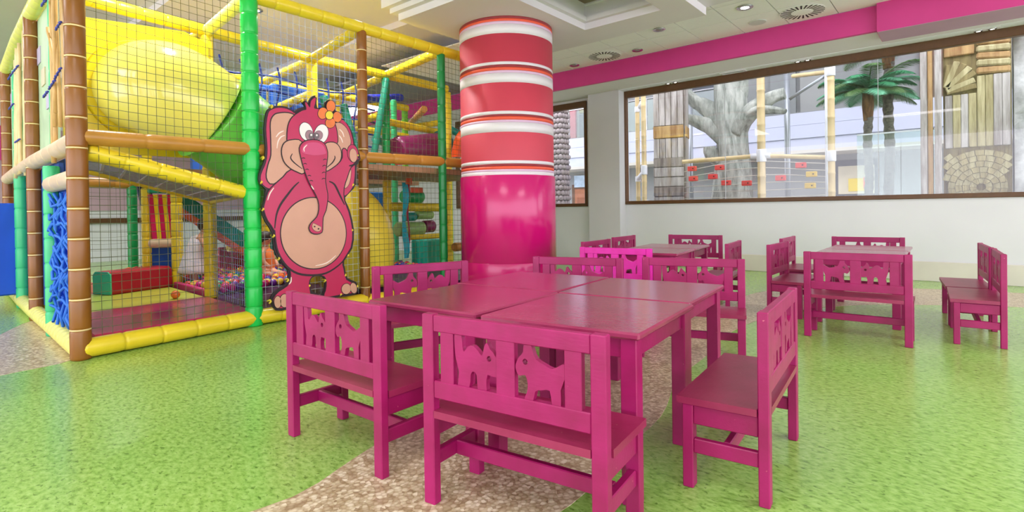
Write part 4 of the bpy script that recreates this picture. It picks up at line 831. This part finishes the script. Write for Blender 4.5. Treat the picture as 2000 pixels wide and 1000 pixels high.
def stroke(nm, key, lvl, w, src=None, m=None, par=None):
    pts = smooth_loop((src or EL)[key], 3, False); a = []; b = []; n = len(pts)
    for i, (x, y) in enumerate(pts):
        p, q = pts[max(i-1, 0)], pts[min(i+1, n-1)]; tx, ty = q[0]-p[0], q[1]-p[1]; L = math.hypot(tx, ty) or 1; f = w*(.4 + .6*math.sin(PI*min(1, max(0, (i+.3)/(n-.4)))))
        a.append((x - ty/L*f, y + tx/L*f)); b.append((x + ty/L*f, y - tx/L*f))
    MB().prism([a + b[::-1]], (EX + .020 + lvl*.0016, 0, 0), (0, 1, 0), (0, 0, 1), .003).build(nm, m or INK, par or EB)
for kk in ('left_arm_line', 'right_arm_line', 'torso_line', 'wrist_line'): stroke('arm_line' if 'arm' in kk else kk, kk, 3.4, .009)
elayer('belly', 'belly', EPE, 3.6, .010); elayer('hand', 'hand', EPK, 3.8, .005); elayer('palm', 'palm', EPE, 5.0, .004)
elayer('head', 'head', EPK, 4.8, .009); elayer('left_cheek', 'left_cheek', EPE, 6.0, .009); elayer('right_cheek', 'right_cheek', EPE, 6.0, .009)
for s in ('left', 'right'):
    e = elayer('eye', s + '_eye', EWH, 6.2, .005); elayer('iris', s + '_iris', EMV, 7.4, .003, par=e); elayer('pupil', s + '_pupil', EGR, 8.6, par=e); elayer('glint', s + '_glint', EWH, 9.8, par=e)
    stroke('smile_line', s + '_smile', 7.4, .005)
tk = elayer('trunk', 'trunk', EPK, 10.0, .009); elayer('trunk_highlight', 'trunk_top', EPH, 11.2, par=tk); elayer('trunk_tip', 'trunk_tip', EPE, 11.2, .003, par=tk)
for kk in EW: stroke('trunk_wrinkle', kk, 11.4, .0035, EW, INK, tk)
EHM = mat('board_highlight', (248, 226, 216), .4)
for kk in EH: stroke('highlight', kk, 11.4 if kk[0] in 'tn' else (2.6 if kk[0] == 'e' else 5.2), .005, EH, EHM)
for s in ('left', 'right'): elayer('nostril', s + '_nostril', INK, 12.6, par=tk)
for k in (1, 2, 3, 4): elayer('toe', 'toe%d' % k, EPE, 4.8, .005)
fl = None
for k in (1, 2, 3, 4): elayer('petal', 'petal%d' % k, EOR, 6.4, .005)
elayer('flower_centre', 'flower_centre', EYE_Y, 8.4, .005)
for y, z in ET: MB().tube([(EX - .03, y, z), (EX + .012, y + .004, z + .012), (EX + .03, y, z + .002), (EX + .014, y - .006, z - .012)], .008, 6).build('cable_tie', TIE, EB)

# ------------------------------------------------------------------ balls
BCOL = {'red': (206, 36, 44), 'orange': (240, 112, 40), 'yellow': (240, 206, 60), 'green': (30, 150, 84), 'blue': (38, 60, 190), 'magenta': (206, 30, 130), 'purple': (104, 42, 140)}
ball_mesh = {}
for c, v in BCOL.items(): ball_mesh[c] = MB().sphere((0, 0, 0), .038, 12, 8).mesh('ball_' + c, mat('ball_' + c, v, .25, .03))
names = list(BCOL); cnt = 0; rest = MB()
def ball(x, y, z, c, lab=None, grp='loose balls in the ball pit'):
    o = bpy.data.objects.new('pit_ball', ball_mesh[c]); C.objects.link(o); o.location = (x, y, z); o.rotation_euler = (random.random(), 0, random.random())
    tag(o, lab or ('small %s plastic ball lying in the ball pit' % c), 'ball', grp if lab is None else None)
ball(-5.66, 1.85, .156, 'orange', 'single orange ball lying alone on the lime mat')
spots = []
ix = 0; x = -5.66
while x > -8.6:
    y = 2.20 + (.04 if ix % 2 else 0)
    while y < 5.0:
        if not (x > -5.75 and y > 2.75) and not (x > -6.62 and x < -6.5 and y < 2.26): spots.append((x + random.uniform(-.006, .006), y + random.uniform(-.006, .006)))
        y += .0805
    x -= .07; ix += 1
spots.sort(key=lambda s: s[0]*-.643 + s[1]*.766 + 1.2*max(0, s[1] - 3.35))
rmat = []
for i, (x, y) in enumerate(spots):
    z = .142 + .02*math.sin(x*5)*math.sin(y*6) + .02 + random.uniform(-.004, .004)
    c = random.choice(names)
    if i < 290: ball(x, y, z, c)
    elif i < 1300: rest.sphere((x, y, z), .038, 8, 6); rmat.append(c)
ro = rest.build('pit_balls', mat('ball_red', (206, 36, 44)), None)
for c in names: ro.data.materials.append(ball_mesh[c].materials[0])
per = len(ro.data.polygons)//max(1, len(rmat))
for i, pl in enumerate(ro.data.polygons): pl.material_index = 1 + names.index(rmat[min(i//per, len(rmat)-1)])
tag(ro, 'mass of mixed coloured balls at the back of the pit', 'balls', kind='stuff')
# second layer heaped near the elephant
# ------------------------------------------------------------------ children
SKIN = mat('skin', (214, 158, 128), .55, .04); HAIR = mat('dark_hair', (44, 30, 26), .5, .1, 40)
def skin_body(name, joints, edges, m, parent):
    me = bpy.data.meshes.new(name); me.from_pydata([j[:3] for j in joints], edges, []); o = bpy.data.objects.new(name, me); C.objects.link(o)
    md = o.modifiers.new('s', 'SKIN'); 
    sv = me.skin_vertices[0].data if me.skin_vertices else None
    if sv is None:
        bpy.context.view_layer.update(); sv = me.skin_vertices[0].data
    for i, j in enumerate(joints): sv[i].radius = (j[3], j[3]); 
    sv[0].use_root = True
    o.modifiers.new('d', 'SUBSURF').levels = 2
    dg = bpy.context.evaluated_depsgraph_get(); dg.update(); nm = bpy.data.meshes.new_from_object(o.evaluated_get(dg))
    bpy.data.objects.remove(o); nm.materials.clear(); nm.materials.append(m)
    for p in nm.polygons: p.use_smooth = True
    b = bpy.data.objects.new(name, nm); C.objects.link(b)
    b.parent = parent; b.location = -Vector(parent.location); return b
def child(loc, label, joints, cloth, cm, head, hr):
    t = thing('person', loc, label, 'person')
    E = [(0, 1), (1, 2), (2, 3), (3, 4), (2, 5), (5, 6), (6, 7), (2, 8), (8, 9), (9, 10), (0, 11), (11, 12), (12, 13), (0, 14), (14, 15), (15, 16)]
    hx, hy, hz = head
    skin_body('body', joints, E, SKIN, t)
    # head shape with nose and ears sits on the neck of the body
    hm = MB().sphere(head, hr, 16, 12, (.92, .95, 1.1)); d = hr
    hm.sphere((hx + .9*d, hy + .2*d, hz - .1*d), .14*d, 8, 6); hm.sphere((hx, hy - .92*d, hz - .05*d), .2*d, 8, 6, (1, .5, 1.2)); hm.sphere((hx, hy + .92*d, hz - .05*d), .2*d, 8, 6, (1, .5, 1.2))
    ho = hm.build('head', SKIN, t)
    for s in (-.35, .35): MB().sphere((hx + .82*d, hy + s*d, hz + .05*d), .1*d, 8, 6).build('eye', INK, ho)
    MB().sphere((hx + .86*d, hy, hz - .45*d), .16*d, 8, 6, (.4, 1, .3)).build('mouth', mat('lips', (176, 84, 84), .5), ho)
    MB().sphere((hx - .08*d, hy, hz + .14*d), hr*1.08, 16, 10, (.95, 1.02, 1.06)).build('hair', HAIR, t)
    MB().tube([c[:3] for c in cloth], [c[3] for c in cloth], 14).build('dress' if 'dress' in label else 'shirt', cm, t)
child((-6.56, 2.34, .10), 'child in a white dress bending forward in the ball pit, dark hair',
      [(-6.56, 2.34, .42, .07), (-6.55, 2.36, .54, .075), (-6.53, 2.40, .63, .06), (-6.52, 2.42, .69, .03), (-6.51, 2.43, .75, .035),
       (-6.47, 2.37, .63, .032), (-6.40, 2.42, .50, .026), (-6.36, 2.50, .40, .022), (-6.59, 2.44, .62, .032), (-6.58, 2.52, .50, .026), (-6.54, 2.58, .42, .022),
       (-6.53, 2.31, .34, .045), (-6.52, 2.32, .22, .036), (-6.52, 2.34, .12, .032), (-6.60, 2.33, .34, .045), (-6.61, 2.33, .22, .036), (-6.61, 2.35, .12, .032)],
      [(-6.525, 2.40, .655, .05), (-6.535, 2.385, .62, .092), (-6.55, 2.36, .52, .098), (-6.56, 2.34, .42, .12), (-6.56, 2.335, .30, .155), (-6.56, 2.33, .25, .162)], mat('white_cotton', (226, 220, 232), .8, .05, 20), (-6.505, 2.44, .775), .075)
child((-6.45, 3.08, .10), 'child in an orange shirt sitting among the balls beside the elephant board',
      [(-6.45, 3.08, .22, .07), (-6.45, 3.08, .34, .075), (-6.45, 3.08, .45, .06), (-6.45, 3.08, .51, .03), (-6.45, 3.08, .55, .035),
       (-6.38, 3.01, .44, .032), (-6.33, 3.0, .33, .026), (-6.27, 3.05, .26, .022), (-6.50, 3.15, .44, .032), (-6.46, 3.20, .33, .026), (-6.38, 3.20, .26, .022),
       (-6.37, 3.03, .20, .045), (-6.26, 3.02, .19, .036), (-6.16, 3.02, .19, .03), (-6.38, 3.13, .20, .045), (-6.28, 3.16, .19, .036), (-6.18, 3.16, .19, .03)],
      [(-6.45, 3.08, .485, .045), (-6.45, 3.08, .45, .088), (-6.45, 3.08, .36, .095), (-6.45, 3.08, .26, .102), (-6.45, 3.08, .19, .105)], mat('orange_shirt', (240, 132, 66), .8, .05, 20), (-6.44, 3.08, .60), .072)

# ------------------------------------------------------------------ the atrium beyond the windows
ATW = mat('atrium_white', (198, 204, 222), .7, .02, 1); ATG = mat('atrium_grey', (148, 152, 150), .8, .05, 1.5); ATD = mat('atrium_dark', (84, 90, 96), .6, .1, 2)
struct('floor_atrium', MB().box((-4, 12.1, -.05), (22, 7.9, .1)), mat('atrium_floor', (190, 188, 180), .4, .05, 2))
aw = struct('wall_atrium', MB().box((-4, 15.1, 1.1), (22, .2, 2.2)), ATG)
fa = struct('wall_balcony', MB().box((-4, 14.1, 2.62), (22, .3, .30)), ATW)
MB().box((-4, 14.13, 2.92), (22, .3, .28)).build('fascia_band', ATW, fa); MB().box((-4, 14.16, 2.33), (22, .3, .27)).build('fascia_band', ATW, fa)
MB().box((-4, 14.6, 2.16), (22, 1.2, .08)).build('balcony_soffit', mat('soffit_beige', (206, 204, 190), .8, .03, 2), fa)
MB().box((-4, 14.6, 3.05), (22, 1.2, .06)).build('balcony_floor', ATG, fa)
uw = struct('wall_upper', MB().box((-4, 15.3, 4.3), (22, .2, 2.6)), mat('atrium_concrete', (150, 152, 150), .8, .05, 2))
for i, (x0, x1, z0, z1, m) in enumerate(((-3.9, -3.3, 3.1, 4.6, ATG), (-3.2, -2.6, 3.1, 4.6, mat('concrete_light', (164, 166, 162), .8, .05, 3)), (-2.5, -1.7, 3.1, 4.6, ATG), (-.8, .2, 3.1, 4.6, mat('timber_screen', (112, 92, 76), .7, .2, 8)), (-10.6, -9.9, 3.1, 4.6, mat('upper_red', (200, 66, 84), .6, .05)), (-9.75, -8.7, 3.1, 4.0, ATD), (-9.75, -8.7, 4.05, 4.6, mat('olive_beam', (128, 120, 56), .6)), (-6.4, -5.2, 3.1, 4.5, ATD))):
    MB().box(((x0+x1)/2, 15.17, (z0+z1)/2), (x1-x0, .1, z1-z0)).build('wall_panel', m, uw)
struct('ceiling_atrium_shade', MB().box((-4, 12.7, 6.2), (22, 6.8, .1)), mat('atrium_shade_roof', (226, 228, 232), .8, .02))  # unseen roof added to cut the daylight falling into the atrium
# balcony railing
RL = thing('balcony_railing', (-7, 14.05, 3.07), 'glass balcony railing with steel handrail above the white fascia', 'railing')
MB().tube([(-12, 14.05, 3.95), (-4.2, 14.05, 3.95)], .03, 8).build('handrail', CHROME, RL)
for i in range(6): MB().box((-11.4 + 1.3*i, 14.05, 3.5), (1.26, .012, .82)).build('pane', GLASS2, RL)
for i in range(7): MB().box((-12.05 + 1.3*i, 14.07, 3.5), (.03, .05, .9)).build('baluster', CHROME, RL)
# doors and openings in the lower wall
DR = thing('door_1', (-9.3, 14.95, 0), None, None); DR['kind'] = 'structure'
MB().box((-9.2, 14.97, .85), (1.5, .06, 1.7)).build('door_frame', FRAME, DR)
for x in (-9.52, -8.88):
    d = MB().box((x, 14.93, .80), (.60, .05, 1.5), bev=.005).build('door_leaf', mat('door_wood', (158, 98, 62), .5, .15, 8), DR)
    for z in (.40, 1.05): MB().box((x, 14.90, z), (.40, .02, .42), bev=.008).build('door_panel', mat('door_wood2', (142, 84, 52), .5, .15, 8), d)
MB().box((-9.2, 14.94, 1.80), (1.3, .03, .38)).build('transom_pane', mat('transom', (170, 196, 214), .1, .2, 6), DR)
LO = thing('window_3', (-2.1, 14.98, 1.0), None, None); LO['kind'] = 'structure'
MB().box((-2.05, 14.99, 1.50), (.95, .04, .95)).build('frame', ATD, LO); MB().box((-2.0, 14.955, 1.50), (.72, .03, .66)).build('pane', mat('lit_shop', (214, 206, 176), .4, .1, 4), LO)
MB().box((-1.95, 14.93, 1.38), (.40, .02, .30)).build('yellow_display', YEL, LO); MB().box((-1.78, 14.92, 1.42), (.14, .02, .26)).build('orange_display', ORGP, LO)
# cobbled pier behind the column
GAB = thing('cobble_pier', (-7.05, 10.1, 0), 'grey cobbled stone pier seen through the smaller window', 'stone pier')
MB().box((-7.06, 10.12, 1.9), (.30, .30, 3.8)).build('pier_core', mat('mortar', (120, 112, 110), .9, .1, 8), GAB)
st = MB().sphere((0, 0, 0), 1, 8, 6).mesh('cobble', mat('cobble_stone', (170, 160, 158), .8, .15, 6))
for k in range(30):
    for j in range(3):
        for side in (0, 1):
            o = bpy.data.objects.new('cobble', st); C.objects.link(o); o.parent = GAB
            a = -.10 + .10*j + (.03 if k % 2 else -.02)
            o.location = (Vector((-7.06 + a, 9.965, .12 + k*.115)) if side == 0 else Vector((-6.905, 10.12 + a, .12 + k*.115))) - Vector(GAB.location)
            o.scale = (.056, .05, .056) if side == 0 else (.05, .056, .056)

# carved timber post
GW = weathered('grey_timber', (202, 198, 192), (140, 132, 124)); GW2 = weathered('grey_timber_dark', (170, 162, 152), (112, 102, 94)); OW = weathered('ochre_timber', (196, 164, 110), (150, 112, 70))
YW_ = weathered('moss_timber', (200, 192, 146), (144, 132, 88)); YW3 = weathered('moss_timber_dark', (160, 146, 96), (104, 88, 54))
YWM = weathered('moss_timber_mid', (186, 174, 124), (134, 120, 76))
T1 = thing('timber_post', (-4.28, 9.78, 0), 'square grey weathered timber post beside the bamboo canes at the window left end', 'timber post')
rz = math.radians(14)
def tl(x, y, z): q = Matrix.Rotation(rz, 3, 'Z') @ V(x, y, 0); return (-4.28 + q.x, 9.78 + q.y, z)
MB().box(tl(0, 0, 1.9), (.54, .44, 3.8), rz).build('core', GW2, T1)
for i in range(5):
    MB().box(tl(-.216 + .108*i, -.235 - .008*(i % 2), 3.1), (.100, .03, 1.36), rz, .006).build('plank', GW, T1)
    MB().box(tl(-.216 + .108*i, -.235 - .006*((i+1) % 2), 2.0), (.100, .03, .36), rz, .006).build('plank', GW, T1)
MB().box(tl(0, -.24, 2.30), (.54, .05, .22), rz, .008).build('repair_plank', OW, T1)
for i in range(10): MB().box(tl(0, -.236 - .006*(i % 2), 1.74 - .18*i), (.545, .03, .165), rz, .008).build('plank', GW2 if i % 3 == 0 else GW, T1)
for i in range(3): MB().box(tl(.285, -.14 + .14*i, 1.9), (.03, .13, 3.7), rz, .006).build('plank', GW if i else GW2, T1)
MB().box(tl(.303, .0, 2.30), (.02, .40, .2), rz, .005).build('repair_plank', OW, T1)
# bamboo climbing frame
BF = thing('climbing_frame', (-2.5, 9.3, 0), 'climbing frame of thick bamboo canes with white couplings behind the large window', 'climbing frame')
BC = mat('big_bamboo', (218, 196, 146), .45, .14, 5); CPL = mat('white_coupling', (228, 230, 232), .4, .02); STEEL = mat('galvanised', (166, 172, 176), .35, .06, metal=.6)
def cane(p0, p1, r, m=BC, seg=.26):
    p0, p1 = Vector(p0), Vector(p1); L = (p1-p0).length; k = max(2, int(L/seg)); pts = []; rad = []
    for i in range(k):
        for f, q in ((0, 1.12), (.05, 1.0), (.95, 1.0)): pts.append(p0.lerp(p1, (i+f)/k)); rad.append(r*q)
    pts.append(p1); rad.append(r)
    return MB().tube(pts, rad, 10).build('cane', m, BF)
for x, y, r in ((-4.54, 9.2, .045), (-4.74, 9.35, .04), (-2.54, 9.3, .060), (-1.56, 9.3, .055)): cane((x, y, 0), (x, y, 3.6), r)
cane((-3.85, 9.3, 1.71), (-2.54, 9.3, 1.72), .036); cane((-2.54, 9.3, 1.72), (-1.56, 9.3, 1.62), .034); cane((-1.56, 9.3, 2.90), (-2.2, 9.9, 3.05), .034)
MB().tube([(-1.6, 9.3, 2.87), (-2.13, 9.35, 2.58)], .026, 8).build('brace', STEEL, BF); MB().tube([(-2.55, 11, 0), (-2.55, 11, 3.9)], .05, 10).build('steel_pole', STEEL, BF); MB().tube([(-4.7, 11.8, 0), (-4.7, 11.8, 3.9)], .05, 10).build('steel_pole', STEEL, BF)
for x, y, z, r, h in ((-2.54, 9.3, 1.72, .075, .20), (-1.56, 9.3, 1.64, .068, .16), (-1.56, 9.3, 2.95, .068, .24), (-4.54, 9.2, 1.60, .058, .17), (-4.74, 9.35, 1.45, .05, .1), (-4.74, 9.35, 2.75, .05, .1)):
    MB().lathe((x, y, z - h/2), [(r*.95, 0), (r, .01), (r, h - .01), (r*.95, h)], 14).build('coupling', CPL, BF)
for p0, p1 in (((-2.54, 9.3, 1.72), (-2.70, 9.3, 1.72)), ((-2.54, 9.3, 1.72), (-2.40, 9.3, 1.715)), ((-4.74, 9.35, 1.45), (-4.54, 9.22, 1.58)), ((-4.74, 9.35, 2.76), (-4.6, 9.4, 2.95))): MB().tube([p0, p1], .045, 10).build('coupling', CPL, BF)
MB().tube([(-1.61, 9.27, 0), (-1.61, 9.27, 3.6)], .022, 8).build('steel_pole', mat('white_tube', (222, 226, 230), .4), BF)
# fake tree
TR = thing('artificial_tree', (-3.38, 10.5, 0), 'grey sculpted tree with bare spreading branches behind the large window', 'tree')
BK = weathered('bark', (192, 196, 186), (118, 126, 116), (9, 9, 2.2), .9)
def limb(nm, pts, rad, k=4, n=16):
    pp = smooth_loop([p + (r,) for p, r in zip(pts, rad)], k, False); mb = MB()
    mb.tube([q[:3] for q in pp], [q[3] for q in pp], n)
    for i, v in enumerate(mb.v):
        r = pp[min(i//n, len(pp)-1)][3]; c = Vector(pp[min(i//n, len(pp)-1)][:3]); a = (i % n)/n*2*PI
        mb.v[i] = c + (v - c)*(1 + .16*math.sin(a*3 + i//n*.35) + .08*math.sin(a*5 + 2 + i//n*.6))
    return mb.build(nm, BK, TR)
limb('trunk', [(-3.38, 10.5, 0), (-3.38, 10.5, .5), (-3.36, 10.5, 1.2), (-3.40, 10.5, 1.8), (-3.40, 10.5, 2.3), (-3.40, 10.5, 2.9), (-3.44, 10.5, 3.8)], [.55, .42, .34, .30, .27, .27, .24])
limb('branch', [(-3.45, 10.5, 2.35), (-3.62, 10.45, 2.62), (-3.85, 10.4, 2.85), (-4.05, 10.35, 2.98), (-4.35, 10.3, 3.35)], [.17, .16, .14, .11, .08])
limb('branch', [(-3.48, 10.5, 2.1), (-3.7, 10.42, 2.40), (-3.95, 10.35, 2.55), (-4.3, 10.3, 2.70)], [.16, .15, .11, .07])
limb('branch', [(-3.30, 10.45, 2.3), (-3.12, 10.4, 2.55), (-2.90, 10.35, 2.70), (-2.60, 10.3, 2.82), (-2.42, 10.3, 2.85)], [.17, .15, .14, .11, .10])
limb('branch', [(-3.2, 10.4, 2.5), (-2.95, 10.3, 2.62), (-2.72, 10.25, 2.62), (-2.38, 10.2, 2.53)], [.10, .085, .075, .04])
limb('branch', [(-3.30, 10.5, 2.9), (-3.22, 10.45, 3.2), (-3.2, 10.4, 3.7)], [.16, .15, .12])
limb('knot', [(-3.62, 10.4, 1.78), (-3.72, 10.3, 1.92), (-3.73, 10.28, 2.05)], [.12, .13, .09])
limb('root', [(-3.2, 10.3, .9), (-3.12, 10.15, .45), (-3.0, 10.0, 0)], [.10, .14, .16])
# red and yellow rope-course blocks
for x, z, c in ((-3.31, 1.59, 'red'), (-3.2, 1.32, 'red'), (-3.43, 1.44, 'red'), (-2.33, 1.36, 'red'), (-2.03, 1.55, 'red'), (-1.88, 1.40, 'yellow'), (-1.90, 1.22, 'yellow'), (-3.80, 1.60, 'red'), (-3.78, 1.42, 'red'), (-2.86, 1.30, 'red')):
    o = thing('rope_block', (x, 9.6, z - .035), '%s wooden block threaded on the rope course behind the large window' % c, 'block', '%s blocks on the rope course' % c)
    MB().box((x, 9.6, z), (.15, .08, .085), bev=.008).build('block_body', mat('block_red', (222, 76, 70), .5, .06) if c == 'red' else mat('block_yellow', (222, 190, 84), .5, .06), o)
    MB().tube([(x + .03, 9.559, z), (x + .03, 9.555, z)], .012, 10).build('rope_hole', INK, o)
ropep = thing('rope_course', (-2.9, 9.6, 1.0), 'thin pale ropes strung between the bamboo canes behind the large window', 'ropes')
for k in range(6): MB().tube([(-4.0 + .29*i, 9.62, 1.06 + .10*k + .012*math.sin(i*.9 + k) + .02*k*math.sin(PI*i/8)) for i in range(9)], .006, 5).build('rope', mat('pale_rope', (206, 204, 190), .7), ropep)
# palms
FR = [mat('frond_green', (58, 140, 92), .5, .25, 9), mat('frond_pale', (104, 176, 136), .5, .25, 9), mat('frond_olive', (84, 120, 66), .5, .25, 9)]
PT = weathered('palm_bark', (128, 122, 108), (74, 70, 66), (20, 20, 26), .9); PTB = weathered('palm_fibre', (150, 112, 70), (92, 62, 40), (30, 30, 6), .9)
def palm(x, y, h, R, label, nf, r=.062):
    t = thing('palm_tree', (x, y, 0), label, 'palm tree', 'palms in the atrium'); pts = []; rad = []
    for k in range(40): pts.append((x + .01*math.sin(k*.4), y, h*k/39)); rad.append(r*(1.12 if k % 2 else .92))
    MB().tube(pts, rad, 12).build('trunk', PT, t)
    MB().tube([(x, y, h - .45), (x, y, h - .2), (x, y, h + .02)], [r*1.05, r*1.35, r*1.2], 12).build('fibre_collar', PTB, t)
    for i in range(nf):
        a = 2*PI*i/nf + random.uniform(-.2, .2); up = random.uniform(.5, 1.3) if i % 2 else random.uniform(.0, .6); L = R*random.uniform(.85, 1.1); mb = MB(); rach = []
        for k in range(11):
            f = k/10; rr = L*f*(1 - .12*f*f); z = h + L*(up*f - .75*(up*.6 + .45)*f*f); rach.append(V(x + rr*math.cos(a), y + rr*math.sin(a), z))
        mb.tube(rach, [.014*(1 - .8*k/10) for k in range(11)], 5)
        side = V(-math.sin(a), math.cos(a), 0)
        for k in range(1, 36):
            f = k/36*10; p = rach[int(f)].lerp(rach[min(10, int(f)+1)], f - int(f)); fw = (rach[min(10, int(f)+1)] - rach[int(f)]).normalized(); ll = L*.30*math.sin(PI*min(.97, k/36*.85 + .12))
            for s in (-1, 1):
                tip = p + side*s*ll*.75 + fw*ll*.55 - V(0, 0, ll*.28); mid = p.lerp(tip, .5) + V(0, 0, .012); w = fw*.008
                mb.add([p - w, p + w, mid + w*1.2, tip, mid - w*1.2, p - w + V(0, 0, .003), mid + V(0, 0, .006)], [(0, 1, 2, 4), (4, 2, 3), (0, 6, 1), (1, 6, 2), (2, 6, 3), (3, 6, 4), (4, 6, 0)])
        mb.build('frond', FR[i % 3], t)
palm(-1.23, 10.5, 2.72, .86, 'palm with full green crown at the middle of the large window', 36)
palm(-.97, 10.7, 3.55, .9, 'taller palm with rough dark trunk standing right of the crowned palm', 20, .07)
# glass screen and carved wall at right
GS_ = thing('glass_screen', (-.75, 9.55, 0), 'low frameless glass screen in front of the palm trunks', 'glass screen')
MB().box((-.76, 9.55, .97), (1.0, .012, 1.93)).build('pane', GLASS2, GS_); MB().box((-.76, 9.55, 1.945), (1.0, .02, .02)).build('top_edge', CHROME, GS_)
CW = thing('carved_wall', (.1, 9.6, 0), 'carved totem wall of fanned, upright and spiral timber pieces at the right of the window', 'carved wall')
MB().box((.10, 9.75, 1.9), (.70, .3, 3.8)).build('core', YW3, CW)
for i, (x, m) in enumerate(((-.455, GW), (-.385, OW), (-.30, GW))): MB().box((x, 9.45, 1.9), (.075 if i != 1 else .055, .12, 3.8), bev=.01).build('upright', m, CW)
for i in range(4): MB().box((-.19 + .083*i, 9.585, 2.02), (.081, .05 + .02*(i % 2), .72), bev=.008).build('upright_slat', YW_ if i % 2 else GW, CW)
for i in range(4): MB().box((.145 + .083*i, 9.585, 2.13), (.081, .05 + .02*((i+1) % 2), .94), bev=.008).build('upright_slat', YW_ if i < 2 else GW, CW)
for i in range(7):
    a = math.radians(8 + 12.5*i); L = .34 if 1 < i < 6 else .30; c = (-.22 + math.cos(a)*L*.55, 2.42 + math.sin(a)*L*.75)
    MB().box((c[0], 9.57, c[1]), (L*1.05, .06 + .01*(i % 2), .072), ry=-a, bev=.008).build('fan_slat', YW_ if i % 2 else YW3, CW)
for i in range(5): MB().box((.27, 9.57, 2.66 + .095*i), (.34, .06 + .02*(i % 2), .088), ry=.07 + .03*(i % 3), bev=.02).build('cross_slat', YW_ if i % 2 else OW, CW)
MB().box((-.08, 9.58, 2.98), (.32, .05, .14), bev=.01).build('cross_slat', OW, CW); MB().box((.1, 9.58, 3.35), (.68, .05, .5), bev=.01).build('head_plank', OW, CW)
for ring in range(8):
    r0 = .05 + .075*ring
    for k in range(10 + 4*ring):
        a0 = PI*2*k/(10 + 4*ring) + ring*.3; a1 = a0 + PI*2/(10 + 4*ring)*.93
        lp = [(r0*math.cos(a0), r0*math.sin(a0)), (r0*math.cos(a1), r0*math.sin(a1)), ((r0+.07)*math.cos(a1), (r0+.07)*math.sin(a1)), ((r0+.07)*math.cos(a0), (r0+.07)*math.sin(a0))]
        q = [(.14 + a, 1.12 + b) for a, b in lp]
        if any(not (-.27 < a < .46 and .8 < b < 1.64) for a, b in q): continue
        MB().prism([q[::-1]], (0, 9.602, 0), (1, 0, 0), (0, 0, 1), .03 + .012*((k + ring) % 2)).build('spiral_piece', (YW_, YWM)[(k + ring) % 2], CW)
RK = thing('rock_face', (1.2, 9.6, 0), 'pale grey artificial rock face at the right edge of the window', 'rock')
mb = MB(); nx, nz = 16, 26; vs = []; fs = []
for j in range(nz+1):
    for i in range(nx+1):
        x = .47 + 2.4*i/nx; z = 3.8*j/nz; vs.append((x, 9.55 + .10*math.sin(x*5 + z*2) + .08*math.sin(z*4.3 + x*2) + .05*math.sin(x*11 + z*7), z))
for j in range(nz):
    for i in range(nx): a = j*(nx+1)+i; fs.append((a, a+1, a+nx+2, a+nx+1))
n0 = len(vs); vs += [(.47, 9.95, 0), (2.87, 9.95, 0), (2.87, 9.95, 3.8), (.47, 9.95, 3.8)]
fs += [(n0, n0+3, n0+2, n0+1), tuple([n0] + [j*(nx+1) for j in range(nz+1)] + [n0+3]), tuple([n0+1] + [n0+2] + [j*(nx+1)+nx for j in range(nz, -1, -1)]), tuple([n0+3] + [nz*(nx+1)+i for i in range(nx+1)] + [n0+2])]
mb.add(vs, fs, True).build('rock_surface', weathered('rock', (214, 216, 212), (166, 168, 164), (5, 5, 5), .9), RK)
